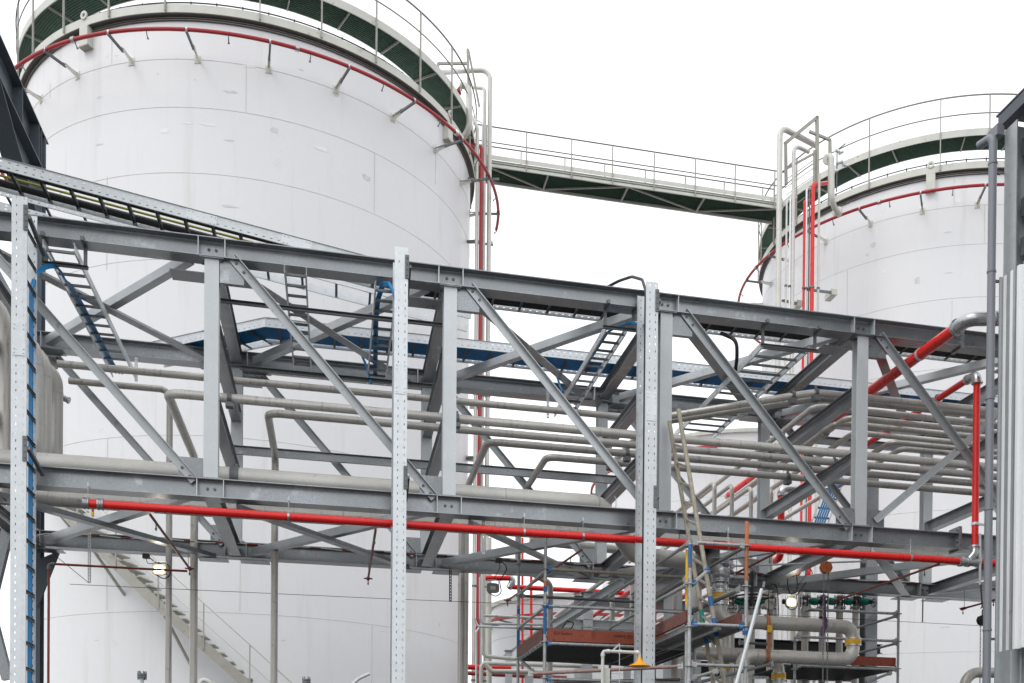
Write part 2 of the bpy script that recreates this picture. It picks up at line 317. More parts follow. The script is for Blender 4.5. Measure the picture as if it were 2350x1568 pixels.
# ---------------------------------------------------------------- red sprinkler rings
def sprinkler(c, R, off, a0, a1, br0, label, nb, gap=None):
    zr = 20.53; o = V((c[0], c[1], 0))
    t = thing('sprinkler_ring', (c[0], c[1], zr), label, 'sprinkler pipe', 'red sprinkler rings round the tanks')
    n = 90; pts = [o+V((math.cos(R_(a0+(a1-a0)*i/n))*(R+off), math.sin(R_(a0+(a1-a0)*i/n))*(R+off), zr)) for i in range(n+1)]
    MB().tube(pts, .048, 10).build('ring_pipe', 'red2', t)
    for i in range(nb):
        a = R_(br0+15*i); n_ = V((math.cos(a), math.sin(a), 0)); tt = V((-n_.y, n_.x, 0))
        b = MB(); b.bar(o+n_*(R+.36)+Z_*20.44, o+n_*(R+off+.06)+Z_*(zr-.07), .05, .06)
        br = b.build('bracket_arm', 'zincd', t)
        b = MB(); b.bar(o+n_*R+Z_*20.47, o+n_*(R+.45)+Z_*20.49, .06, .012); b.bar(o+n_*(R+.0)+Z_*20.42, o+n_*(R+.012)+Z_*20.42, .16, .2); b.bar(o+n_*(R)+tt*.03+Z_*20.38, o+n_*(R+.4)+tt*.03+Z_*20.47, .008, .10)
        b.build('shell_cleat', 'tankc', br)
        b = MB(); q = o+n_*(R+off)+Z_*zr; b.lathe(q-tt*.02, tt, [(.058, 0), (.058, .04)], 12); b.build('pipe_clip', 'zinc', br)
        am = R_(br0+15*i+7.5); m_ = V((math.cos(am), math.sin(am), 0)); q = o+m_*(R+off)+Z_*(zr-.04)
        b = MB(); b.tube([q, q-Z_*.07, q-Z_*.13-m_*.06], .013, 8); b.lathe(q-Z_*.12-m_*.05, -m_-Z_, [(.014, 0), (.03, .05)], 8); b.build('nozzle', 'zincd', t)
    for k in (br0+37, br0+80, br0+118):
        a = R_(k); n_ = V((math.cos(a), math.sin(a), 0)); tt = V((-n_.y, n_.x, 0)); q = o+n_*(R+off)+Z_*zr
        MB().lathe(q-tt*.05, tt, [(.055, 0), (.075, .005), (.075, .03), (.06, .035), (.06, .065), (.075, .07), (.075, .095), (.055, .1)], 14).build('coupling', 'chrome', t)
sprinkler(T1, R1, .93, -200, -1, -144.4-15, 'red sprinkler ring pipe on grey arms round the left tank', 12)
_p = CYL(2117, 481, T2, R2); b2 = math.degrees(math.atan2(_p.y-T2[1], _p.x-T2[0]))
sprinkler(T2, R2, .93, -235, 20, b2-90, 'red sprinkler ring pipe on grey arms round the right tank', 11)
# ---------------------------------------------------------------- walkway bridge between the tanks
t = thing('walkway_bridge', (9.8, 35.75, 22.5), 'pale steel walkway bridge with handrails high between the two tanks', 'walkway bridge')
xa, xb, ya, yb, zb = 4.50, 15.55, 35.25, 36.30, 22.50
MB().box(xa, xb, ya+.03, yb-.03, zb+.05, zb+.08).build('deck_grating', 'green', t)
b = MB()
for i in range(21): y = ya+.06+i*.047; b.box(xa, xb, y, y+.005, zb+.02, zb+.048)
b.build('grating_bar', 'green', t)
MB().ch((xa, ya+.05, zb+.04), (xb, ya+.05, zb+.04), .22, .05, .012, sg=1).build('edge_beam', 'tankc', t)
MB().ch((xa, yb-.05, zb+.04), (xb, yb-.05, zb+.04), .22, .05, .012, sg=-1).build('edge_beam', 'tankc', t)
NX = [A(u, 420, Y=ya).x for u in (1118, 1259, 1443, 1619, 1790)]
for x in NX[1:4]: MB().bar((x, ya+.06, zb-.03), (x, yb-.06, zb-.03), .05, .07).build('cross_bearer', 'stk', t)
for i in range(4):
    f0, f1 = (ya+.08, yb-.08) if i % 2 == 0 else (yb-.08, ya+.08)
    MB().bar((NX[i], f0, zb-.035), (NX[i+1], f1, zb-.035), .05, .05).build('bracing', 'stk', t)

for y in (ya, yb): MB().box(xa, xb, y-.006, y+.006, zb+.17, zb+.31).build('toe_plate', 'tankc', t)
for y in (ya-.02, yb+.02):
    MB().tube([(xa-.1, y, zb+1.24), (xb+.1, y, zb+1.24)], .022, 8).build('top_rail', 'rail', t)
    MB().tube([(xa-.1, y, zb+.72), (xb+.1, y, zb+.72)], .018, 8).build('middle_rail', 'rail', t)
for px in (1116, 1208, 1311.5, 1405.5, 1501, 1595.5, 1687, 1778):
    x = A(px, 380, Y=ya).x
    MB().bar((x, ya-.02, zb-.05), (x, ya-.02, zb+1.24), .035, .04, Y_).build('rail_post', 'stk', t)
    MB().bar((x, yb+.02, zb+.1), (x, yb+.02, zb+1.24), .035, .04, Y_).build('rail_post', 'stk', t)
# ---------------------------------------------------------------- spiral stair on the left tank
t = thing('tank_stair', (T1[0]-3, T1[1]-7.2, 0), 'weathered pale steel stair winding down the left tank behind the pipe bridge', 'stairway')
Rs = R1+.95
pa_, pb_ = CYL(238, 1270, T1, Rs), CYL(545, 1552, T1, Rs)
aa = math.atan2(pa_.y-T1[1], pa_.x-T1[0]); ab = math.atan2(pb_.y-T1[1], pb_.x-T1[0]); sl_ = (pb_.z-pa_.z)/(ab-aa)
def hx(a, r, dz=0): return V((T1[0]+r*math.cos(a), T1[1]+r*math.sin(a), pa_.z+(a-aa)*sl_+dz))
a_lo = aa-.42; a_hi = aa+(pa_.z-.1)/abs(sl_)
def strip(r, z0, z1, th, m, nm):
    b = MB(); n = 60
    vs = []; 
    for i in range(n+1):
        a = a_lo+(a_hi-a_lo)*i/n; vs += [hx(a, r, z0), hx(a, r+th, z0), hx(a, r+th, z1), hx(a, r, z1)]
    fs = [(i*4+j, (i+1)*4+j, (i+1)*4+(j+1) % 4, i*4+(j+1) % 4) for i in range(n) for j in range(4)]+[(0, 1, 2, 3), (n*4+3, n*4+2, n*4+1, n*4)]
    b.add(vs, fs).build(nm, m, t, smooth=50)
strip(Rs, -.16, .17, .012, 'stk', 'outer_stringer'); strip(R1+.2, -.05, .03, .012, 'stk', 'inner_stringer')
nst = int((a_hi-a_lo)/(.21/abs(sl_)))
for i in range(min(nst, 90)):
    a = a_lo+(i+.5)*.21/abs(sl_); da = .13/Rs
    p = [hx(a-da, R1+.22), hx(a-da, Rs), hx(a+da, Rs), hx(a+da, R1+.22)]; z = p[0].z-da*abs(sl_)
    for q in p: q.z = z+.17
    MB().add([q-Z_*.03 for q in p]+p, [(3, 2, 1, 0), (4, 5, 6, 7), (0, 1, 5, 4), (1, 2, 6, 5), (2, 3, 7, 6), (3, 0, 4, 7)]).build('tread', 'stk', t)
n = 50
for dz, r, nm in ((1.08, .021, 'hand_rail'), (.60, .014, 'knee_rail')):
    MB().tube([hx(a_lo+(a_hi-a_lo)*i/n, Rs+.02, dz) for i in range(n+1)], r, 8).build(nm, 'tankc', t)
i = 0; a = a_lo+.03
while a < a_hi: MB().bar(hx(a, Rs+.02, -.1), hx(a, Rs+.02, 1.08), .03, .03, V((math.cos(a), math.sin(a), 0))).build('rail_post', 'stk', t); a += .145
for k in range(6):
    a = aa-.33+.27*k; MB().bar(hx(a, Rs, -.12), hx(a+.05, R1, -.95), .05, .06).build('strut', 'stk', t)
    MB().bar(hx(a, R1, -.2), hx(a, Rs, -.14), .05, .06).build('cleat', 'stk', t)
# ================================================================ distant smaller tanks
def small_tank(c, R, h, label):
    t = thing('storage_tank', (c[0], c[1], 0), label, 'storage tank', 'smaller white tanks beyond')
    MB().lathe((c[0], c[1], 0), Z_, [(R, 0), (R, h), (.2, h+.5)], 96).build('shell', 'tank', t)
    MB().ring(c, [(R, h-.16), (R+.12, h-.16), (R+.12, h), (R, h)], n=96).build('wind_girder', 'tankc', t)
    b = MB()
    for k in range(1, 6): z = h*k/6.; b.ring(c, [(R-.005, z-.02), (R+.006, z-.01), (R+.006, z+.01), (R-.005, z+.02)], n=96)
    b.build('ring_seam', 'seam', t)
    MB().ring(c, [(R+.55, h-.95), (R+.66, h-.95), (R+.66, h-.84), (R+.55, h-.84)], n=96).build('sprinkler_ring', 'red2', t)
    for k in range(24):
        a = R_(k*15); n_ = V((math.cos(a), math.sin(a), 0)); o = V((c[0], c[1], 0))
        MB().bar(o+n_*R+Z_*(h-1), o+n_*(R+.62)+Z_*(h-.95), .05, .06).build('bracket_arm', 'zincd', t)
    return t
T3 = None
def fit_small(xl, xc, ytop, Yn):
    """tank whose left edge is at pixel column xl, whose nearest point sits on column xc at distance Yn"""
    p = A(xc, ytop, Y=Yn); v = V((p.x, p.y, 0)).normalized(); l = ray(xl, ytop); l = V((l.x, l.y, 0)).normalized(); s = math.sin(v.angle(l)); D = (V((p.x, p.y, 0))).length/(1-s)
    return (v.x*D, v.y*D), D*s, p.z
c3, R3, h3 = fit_small(1385, 1700, 985, 45.); small_tank(c3, R3, h3, 'smaller white tank far behind the pipe bridge, between the two big tanks')
c4, R4, h4 = fit_small(1128, 1330, 1362, 40.); small_tank(c4, R4, h4, 'low white tank far behind the scaffold, beside the left tank')
# ================================================================ steel pipe bridge (two trusses, along X)
X0, BAY = -1.583, 3.107
ZB0, ZB1, ZT0, ZT1 = 5.354, 5.603, 8.479, 8.731
YF, YBK = 14.5, 18.17                            # front faces of the two trusses
def px_(i): return X0+BAY*i
X4 = A(2133, 1195, Y=YBK).x
def pxr(i): return X4 if i == 4 else px_(i)
ORDN = ['first', 'second', 'third', 'fourth', 'fifth', 'sixth']
def truss(Yf, label, i0, i1, xl, xr, rev):
    px_ = pxr if Yf > 15 else globals()['px_']
    t = thing('steel_truss', (px_(0), Yf+.13, ZB0), label, 'truss', 'galvanised trusses of the pipe bridge')
    for z0, z1, nm in ((ZB0, ZB1, 'bottom_chord'), (ZT0, ZT1, 'top_chord')):
        b = MB(); zc = (z0+z1)/2; b.hb((xl, Yf+.13, zc), (xr, Yf+.13, zc), z1-z0, .26, .0125, .009)
        c = b.build(nm, 'galv', t)
        for i in range(i0, i1+1):
            for sx in (-.165, .165):
                for sy in (-1, 1): MB().box(px_(i)+sx-.005, px_(i)+sx+.005, Yf+.13+(sy*.129 if sy < 0 else .005), Yf+.13+(-.005 if sy < 0 else .129), z0+.0126, z1-.0126).build('stiffener', 'galv2', c)
            for sx in (-.045, .045): MB().bolt((px_(i)+sx, Yf+.126, zc+.01), -Y_, .02, .014).build('bolt', 'zincd', c)
            for sx in (-.075, .075):
                for zz, d_ in ((z1 if z0 < 7 else z0, -1 if z0 < 7 else 1),): pass
    for i in range(i0, i1+1):
        b = MB(); b.hb((px_(i), Yf+.13, ZB1+.012), (px_(i), Yf+.13, ZT0-.012), .171, .18, .0095, .006, up=Y_)
        p = b.build('post', 'galv2', t)
        for za, zb_, zk, s_ in ((ZT0-.012, ZT0-.001, ZT0-.012, -Z_), (ZB1+.001, ZB1+.012, ZB1+.012, Z_)):
            b = MB(); b.box(px_(i)-.15, px_(i)+.15, Yf+.01, Yf+.25, za, zb_)
            for sx in (-.115, .115):
                for sy in (.05, .2): b.bolt((px_(i)+sx, Yf+sy, zk), s_, .017, .014)
            b.build('end_plate', 'galv', p)
    for i in range(i0, i1+1):
        xa_, xb_ = px_(i), px_(i)+BAY
        if rev and i == i1: pass
        p0 = V((xa_+.335, Yf+.06, ZT0-.06)); p1 = V((xb_-.28, Yf+.06, ZB1+.05))
        d = (p1-p0).normalized(); upv = V((-d.z, 0, d.x)).normalized()
        MB().box(xa_+.096, xa_+.40, Yf+.075, Yf+.087, ZT0-.30, ZT0-.001).build('gusset_plate', 'galv', t)
        MB().box(xb_-.40, xb_-.096, Yf+.075, Yf+.087, ZB1+.001, ZB1+.27).build('gusset_plate', 'galv', t)
        b = MB(); q0, q1 = p0-d*.12+upv*.055, p1+d*.12+upv*.055
        b.ang(q0, q1, .11, .075, .010, upv, 1, -1)
        br = b.build('diagonal', 'galv3', t)
        for s in (-.04, .10):
            for q_ in (p0+d*s, p1-d*s): MB().bolt(q_-upv*.005-Y_*.008, -Y_, .02, .014).build('bolt', 'zincd', br)
    return t
xr_b = A(2204, 1240, Y=YF).x
tr = truss(YF, 'front galvanised truss of the pipe bridge, nearest the camera', -1, 3, -9.5, xr_b-.03, False)
for z0, z1 in ((ZB0, ZB1), (ZT0, ZT1)):
    zc = (z0+z1)/2
    b = MB(); b.box(xr_b-.028, xr_b-.004, YF-.01, YF+.27, z0-.03, z1+.10); b.box(xr_b-.002, xr_b+.022, YF-.01, YF+.27, z0-.03, z1+.10)
    for zz in (z0+.05, zc, z1-.04, z1+.05):
        for y in (YF+.04, YF+.22): b.bolt((xr_b-.028, y, zz), -X_, .02, .016)
    b.build('splice_plate', 'galv', tr)
    MB().hb((xr_b+.024, YF+.13, zc), (xr_b+3, YF+.13, zc), z1-z0, .26, .0125, .009).build('chord_extension', 'galv', tr)
# counter brace of the last bay
p0, p1 = A(2008, 1195, Y=YF+.05), A(2195, 1036, Y=YF+.05); d = (p1-p0).normalized(); uv = V((-d.z, 0, d.x))
b = MB(); b.ang(p0-uv*.05, p1-uv*.05, .10, .07, .009, uv, 1, 1); b.build('counter_diagonal', 'galv3', tr)
p0, p1 = A(2200, 1030, Y=YF+.10), A(2330, 915, Y=YF+.10); b = MB(); b.ang(p0-uv*.05, p1-uv*.05, .10, .07, .009, uv, 1, 1); b.build('counter_diagonal', 'galv3', tr)
MB().box(px_(3)+.096, px_(3)+.40, YF+.075, YF+.087, ZB1+.001, ZB1+.27).build('gusset_plate', 'galv', tr)
tb = truss(YBK, 'rear galvanised truss of the pipe bridge, behind the pipes', -1, 4, -9.5, 14, False)
# ---- cross frames and plan bracing
for i in range(-1, 5):
    x = pxr(i)
    t = thing('cross_frame', (x, 16.4, ZB0), 'cross beams joining the two trusses at the %s' % ('hidden posts behind the left riser', 'first full post from the left', 'second full post from the left', 'third full post from the left', 'fourth full post from the left', 'hidden right end behind the drainpipe')[i+1], 'cross beams', 'cross beams between the trusses')
    ya, yb = YF+.262, YBK-.002
    MB().hb((x, ya, ZB0+.105), (x, yb, ZB0+.105), .19, .18, .010, .0065).build('bottom_beam', 'galv', t)
    MB().hb((x, ya, ZT1-.125), (x, yb, ZT1-.125), .19, .18, .010, .0065).build('top_beam', 'galv', t)
    ya, yb = YF+.222, YBK+.038
    MB().hb((x, ya, 6.68), (x, yb, 6.68), .19, .16, .010, .0065).build('lower_beam', 'galv', t)
    MB().hb((x, ya, 7.67), (x, yb, 7.67), .19, .16, .010, .0065).build('middle_beam', 'galv', t)
for z, lab, zz in ((ZT0+.03, 'top', 'under the top chords'), (ZB0+.04, 'bottom', 'under the bottom chords')):
    t = thing('plan_bracing', (px_(1), 16.4, z), 'crossed grey bracing members lying flat %s of the pipe bridge' % zz, 'bracing', 'flat cross bracing of the pipe bridge')
    for i in range(-2, 5):
        a, c = px_(i), px_(i)+BAY
        MB().ang((a+.3, YF+.30, z-.13), (c-.3, YBK-.06, z-.13), .11, .15, .012, Z_, 1, 1).build('brace', 'galv', t)
        MB().bar((c-.3, YF+.30, z+.045), (a+.3, YBK-.06, z+.045), .12, .12).build('brace', 'galv3', t)
        for xx in (a,):
            for yy, s in ((YF+.26, 1), (YBK, -1)):
                y0, y1 = sorted((yy, yy+.30*s))
                MB().box(xx-.55, xx-.095, y0, y1, z-.145, z-.133).build('gusset_plate', 'galv', t); MB().box(xx+.095, xx+.55, y0, y1, z-.145, z-.133).build('gusset_plate', 'galv', t)
# ---- long channels carrying services
def chan(pa, pb, Y, h, w_, label, m='galv', sg=1):
    p, q = A(*pa, Y=Y), A(*pb, Y=Y); z = (p.z+q.z)/2; p.z = q.z = z
    b = MB(); b.ch(p, q, h, w_, .007, Z_, sg); return one(b, 'steel_channel', m, label, 'channel', 'long grey channels of the pipe bridge')
chan((528, 1034), (1440, 1104), 17.95, .14, .06, 'long grey channel running behind the posts just above the fat bottom pipe')
chan((1866, 1013), (2240, 1042), 17.95, .14, .06, 'long dark channel behind the stacked pipes at the right end')
chan((551, 846), (992, 887), 17.26, .06, .05, 'rear thin slotted strut carrying the feet of the two middle cable ladders', 'zincd')
chan((505, 690), (1015, 750), 14.95, .05, .05, 'front thin slotted strut holding the two middle cable ladders below the top chord', 'zincd')
# ---- columns
def column(x, y, z0, z1, h, w_, label, m='dark', upv=Y_, base=True, gr='steel columns'):
    t = thing('steel_column', (x, y, 0), label, 'column', gr)
    MB().hb((x, y, max(z0, .03)), (x, y, z1), h, w_, .014, .009, up=upv).build('shaft', m, t)
    if z0 < .1: MB().box(x-h*.7, x+h*.7, y-h*.7, y+h*.7, 0, .028).build('base_plate', m, t)
    return t
cl = column(px_(-1)+.0, 18.47, 0, 12.0, .26, .26, 'tall dark grey column at the left, behind the cable riser', 'dark')
for z in (5.2, 5.75, 7.0, 8.3, 8.9):
    pass
b = MB(); b.add([(px_(-1)+.10, 18.30, 5.15), (px_(-1)+.12, 18.31, 5.15), (px_(-1)+.12, 18.31, 4.4), (px_(-1)+.10, 18.30, 4.4), (px_(-1)+.45, 18.30, 5.34), (px_(-1)+.45, 18.31, 5.34)], [(0, 4, 5, 1), (0, 1, 2, 3), (0, 3, 4), (1, 5, 2), (3, 2, 5, 4)]); b.build('haunch', 'dark', cl)
column(A(1992, 1500, Y=20).x, 20, 0, 8.2, .28, .26, 'grey column standing behind the right end of the pipe bridge', 'galv')
column(px_(-1), 14.4, 0, ZB0, .26, .26, 'grey column under the front truss beyond the left edge', 'galv')
# portal beam running towards the camera at the upper left
t = thing('portal_beam', (px_(-1), 18.2, 11.6), 'heavy dark grey beam running towards the camera at the upper left corner', 'steel beam')
xb = px_(-1)-.02; zt = A(105, 325, Y=18.2).z
MB().hb((xb, 18.75, zt-.02), (xb, 5, zt-.02), .60, .30, .02, .012).build('main_beam', 'dark', t)
b = MB(); b.add([(xb-.006, 18.2, zt-.32), (xb+.006, 18.2, zt-.32), (xb-.006, 18.2, zt-1.25), (xb+.006, 18.2, zt-1.25), (xb-.006, 16.3, zt-.32), (xb+.006, 16.3, zt-.32)], [(0, 1, 5, 4), (0, 2, 3, 1), (1, 3, 5), (0, 4, 2), (2, 4, 5, 3)])
b.build('haunch_web', 'dark', t)
b = MB(); b.bar((xb, 18.3, zt-1.26), (xb, 16.25, zt-.33), .28, .018); b.build('haunch_flange', 'dark', t)
for y in (18.55, 18.2, 17.3): MB().box(xb-.148, xb+.148, y-.008, y+.008, zt-.30, zt+.26).build('stiffener', 'dark', t)
for k, (dx, dz) in enumerate(((-1.0, -.5), (-1.9, -.1))):
    MB().hb((xb+dx, 18.4, zt+dz), (xb+dx, 6, zt+dz), .32, .2, .014, .009).build('parallel_beam', 'dark', t)
MB().hb((xb-.15, 16.0, zt-.4), (xb-3, 16.0, zt-.4), .25, .2, .012, .008).build('cross_beam', 'dark', t)
# left service tower members seen through the gap at the left edge
t = thing('service_tower', (px_(-1)-1.2, 17.2, 0), 'dark braced steel tower glimpsed at the left edge behind the cable riser', 'steel tower')
MB().hb((px_(-1)-1.75, 17.5, 0), (px_(-1)-1.75, 17.5, 11), .2, .2, .012, .008, up=Y_).build('leg', 'dark', t)
for (u0, v0, u1, v1, w_) in ((-25, 1395, 32, 1160, .14), (-25, 1395, 18, 1560, .14), (-30, 1120, 24, 1190, .12), (-30, 590, 30, 700, .14), (-30, 1000, 30, 1090, .14), (-30, 780, 30, 940, .16), (-30, 560, 70, 640, .12)):
    MB().bar(A(u0, v0, Y=17.4), A(u1, v1, Y=17.4), w_, w_).build('brace', 'galv', t)
# ================================================================ cable ladders
def ladder(p0, p1, wv, w_, hv, h, pitch, label, cat='cable ladder', gr='galvanised cable ladders', m='zinc', mr='zincd', rows=(.28, .72), sp=(), maxr=95, rs=(.035, .018), name='cable_ladder', sl=.030, ro=.03):
    p0, p1, wv, hv = V(p0), V(p1), V(wv).normalized(), V(hv).normalized(); d = (p1-p0); L = d.length; d.normalize()
    t = thing(name, p0 if p0.z < p1.z else p1, label, cat, gr)
    for s in (0, 1):
        b = MB(); q = wv*w_*s
        if s: b.perf(p1+q, p0+q, hv, h, rows=rows, sl=sl)
        else: b.perf(p0+q, p1+q, hv, h, rows=rows, sl=sl)
        b.build('side_rail', m, t)
    n = min(maxr, int(L/pitch)); first = None
    for i in range(n):
        o = p0+d*(pitch*(i+.5))+hv*ro
        if first is None:
            b = MB(); b.ch(o+wv*.004, o+wv*(w_-.004), rs[0], rs[1], .003, d); first = b.build('rung', mr, t); o0 = o
        else: rep(first, o-o0)
    for s in sp:
        for q in (0, 1):
            b = MB(); nm = d.cross(hv)*(.005 if q == 0 else -.005)
            c = p0+d*s+wv*w_*q+hv*h*.5-wv*(.006 if q == 0 else -.006)
            b.bar(c-d*.2, c+d*.2, h*.86, .004, wv)
            for k in (-.17, -.12, .12, .17):
                for e in (-.3, .3): b.bolt(c+d*k+hv*h*e-wv*(.002 if q == 0 else -.002), -wv if q == 0 else wv, .009, .006)
            b.build('splice_plate', 'zinc', t)
    return t
RH, YR0, YR1 = .172, 13.90, 14.34
risers = {}
for nm, uxl, vt, vt2, lab in (('l', 24.5, 448, 470, 'left cable riser ladder with blue cables, tallest and nearest the left edge'),
                         ('m', 903, 565, 598, 'middle cable riser ladder standing in front of the bridge centre'),
                         ('r', 1480, 645, 678, 'right cable riser ladder, at the open scaffold and shower')):
    xl = A(uxl, 1000, Y=YR0).x; zt = A(uxl, vt, Y=YR0).z
    t = ladder((xl, YR0, .05), (xl, YR0, zt), Y_, YR1-YR0, X_, RH, .31, lab, 'cable riser', 'vertical cable risers in front of the truss', rows=(.32, .80), sp=(zt-1.75,), m='zinc', rs=(.04, .022), ro=RH-.025)
    for z in (ZB0+.12, min(ZT0+.02, zt-.40)):
        b = MB(); b.box(xl+RH-.04, xl+RH+.012, YR0-.020, YR0-.006, z, z+.30)
        for k in range(4): b.bolt((xl+RH-.012, YR0-.020, z+.04+k*.073), -Y_, .009, .006)
        b.bar((xl+RH+.02, YR0-.01, z+.16), (xl+RH+.03, YF+.02, z+.02), .042, .042); b.build('fixing_bracket', 'zincd', t)
    risers[nm] = (xl, zt)
# blue cables on the left riser and the middle riser
def cable(pts, r, m, label, n=8, fil=.12, gr=None, cat='cable', nm='cable'): 
    b = MB()
    b.tube(pts, r, n, fil); return one(b, nm, m, label, cat, gr)
xl, zt = risers['l']
def soft(pts, r_, m, label, gr=None, nm='cable', cat='cable'): return one(MB().chaikin(pts, r_), nm, m, label, cat, gr)
for k in range(3):
    yy = YR1-.06; xx = A(67.5+2.9*k, 1000, Y=yy).x
    soft([(xx, yy, .1), (xx, yy, 3), (xx, yy, 6.5), (xx, yy, 7.75), A(70+3*k, 660, Y=14.3), A(82+3*k, 622+2*k, Y=14.4), A(106+3*k, 607+3*k, Y=14.55), A(132+3*k, 610+3*k, Y=14.7), A(150, 645, Y=14.9), (-3.44-.025*k, 15.4, 8.30), (-3.44-.025*k, 17.2, 8.30), (-3.44-.025*k, 18.4, 8.30), (-3.40-.05*k, 18.6, 8.33)], .013, 'blue', '%s blue cable of the bundle looping off the left riser' % ('outermost', 'middle', 'innermost')[k], gr='blue cables of the left riser')
xm, zm = risers['m']
for k in range(2):
    cable([(xm+.07+.04*k, YR1-.10, .1), (xm+.07+.04*k, YR1-.10, 7.9), A(905, 672+4*k, Y=14.25), A(893+1*k, 650+5*k, Y=14.4), A(877+3*k, 650+5*k, Y=14.6), A(864+5*k, 690, Y=14.9), A(860+5*k, 740, Z=8.32), A(859+4*k, 862, Z=8.32)], .022, 'blue', 'blue cable arching from the middle riser, %s of the pair' % ('outer', 'inner')[k], gr='blue cables of the middle riser', fil=.12)
cable([A(830, 815, Y=17.5), A(843, 845, Y=17.4), A(848, 870, Y=17.3), A(852, 880, Y=17.1)], .02, 'blue', 'short blue cable dropping off the rear tray beside the middle ladder')
xr, zr_ = risers['r']
cable([(xr+.12, YR0+.06, .1), (xr+.12, YR0+.06, 7.75), A(1482, 748, Y=14.3), A(1450, 741, Y=14.6), A(1415, 750, Y=14.9), A(1395, 762, Z=8.34), A(1290, 925, Z=8.34)], .020, 'blue', 'single blue cable swinging from the right riser down its sloping ladder', fil=.3)
cable([A(1258, 838, Y=17.5), A(1275, 855, Y=17.4), A(1285, 885, Y=17.2), A(1292, 900, Y=17.1)], .02, 'blue', 'short blue cable dropping off the rear tray beside the fourth ladder', fil=.2)
xg = A(1479.2, 1000, Y=14.15).x  # cable's straight drop sits here to darken the rail gap like shade
cable([(xg, 14.15, .1), (xg, 14.15, 7.6), (xg, 14.15, 8.6), A(1481, 665, Y=14.35), A(1474, 642, Y=14.6), A(1450, 635, Y=15.0), A(1420, 645, Y=15.3), A(1388, 662, Y=15.5)], .022, 'black', 'thick black cable arching over the top chord by the right riser, its drop a dark strip standing in for shade in the rail gap', fil=.3)
cable([A(1655, 765, Y=15.6), A(1690, 780, Y=15.4), A(1692, 815, Y=15.4), A(1688, 850, Y=15.6)], .03, 'black', 'thick black cable hanging from the upper tray right of the third post', fil=.3)
# transverse ladders hung under the top chord
def trans(xa, xb, y0, y1, label, hang, z=8.24, h=.10, pitch=.31):
    t = ladder((xa, y0, z), (xa, y1, z), X_, xb-xa, Z_, h, pitch, label, rows=(.35, .68), gr='short cable ladders under the top chord', m='zinc', rs=(.03, .03), sl=.025)
    if hang:
        for x in (xa-.05, xb+.05): MB().ch((x, YF+.16, z-.03), (x, YF+.16, ZT0+.14), .041, .03, .003, X_).build('hanger', 'zincd', t); MB().bar((x, YF-.03, ZT0+.02), (x, YF+.2, ZT0+.02), .045, .05).build('beam_clamp', 'zincd', t)
        MB().ch((xa-.09, YF+.16, z-.035), (xb+.09, YF+.16, z-.035), .041, .041, .003, Z_).build('trapeze', 'zincd', t)
trans(-3.54, -3.18, 14.3, 18.55, 'narrow cable ladder carrying blue cables from the left riser', True)
trans(-.66, -.38, 14.2, 17.75, 'empty narrow cable ladder hung left of the middle riser', False, pitch=.3)
trans(.50, .80, 14.35, 17.80, 'narrow cable ladder with the blue cable pair beside the middle riser', False, pitch=.3)
trans(3.80, 4.12, 14.85, 18.5, 'cable ladder sloping back from the right riser with one blue cable', True)
trans(6.22, 6.96, 14.75, 19.0, 'widest cable ladder hung between the third and fourth posts', True)
# long trays on top of the cross beams
zt_ = 8.735
XB = A(612, 752, Z=zt_+.15).x; qB = A(330, 789, Z=zt_+.15); qB.z = zt_
tB = ladder((XB, 17.15, zt_), (13, 17.15, zt_), Y_, .58, Z_, .15, .42, 'long cable tray filled with blue cables along the rear truss', maxr=60, rows=(.3, .72), sp=(1.0, 6.5), gr='long cable trays on the cross beams')
_d = (V((XB, 17.15, zt_))-qB).normalized(); ladder(qB-_d*.15, (XB, 17.15, zt_), Z_.cross(_d), .58, Z_, .15, .42, 'tray section angling away from the rear tray towards the left tank', rows=(.3, .72), gr='long cable trays on the cross beams')
for k in range(13): cable([qB-_d*.15+Z_.cross(_d)*(.05+k*.04)+Z_*.055, (XB, 17.2+k*.04, zt_+.055), (13, 17.2+k*.04, zt_+.055)], .017, 'blue', 'blue cable lying in the rear tray, strand %s from the front edge' % (['nearest', 'second', 'third', 'fourth', 'fifth', 'sixth', 'seventh', 'eighth', 'ninth', 'tenth', 'eleventh', 'twelfth', 'last'][k]), n=6, gr='blue cables in the rear tray')
YA = 15.06
_p, _q = A(68, 407, Y=YA), A(612.6, 552, Y=YA); _sl = (_q.z-_p.z)/(_q.x-_p.x); XK = _q.x+(zt_-_q.z)/_sl
ladder((XK, YA, zt_), (13, YA, zt_), Y_, .58, Z_, .13, .42, 'level cable tray with black cables just behind the front top chord', maxr=60, rows=(.3, .72), gr='long cable trays on the cross beams')
for k, yy in enumerate((YA+.07, YA+.14, YA+.36, YA+.43, YA+.50)): cable([(XK+.05, yy, zt_+.06), (13, yy, zt_+.06)], .03, 'black', 'black cable in the upper tray behind the top chord, %s' % ('at its front rail', 'second from its front rail', 'third from its front rail', 'second from its rear rail', 'at its rear rail')[k], gr='black cables in the upper tray', n=8)
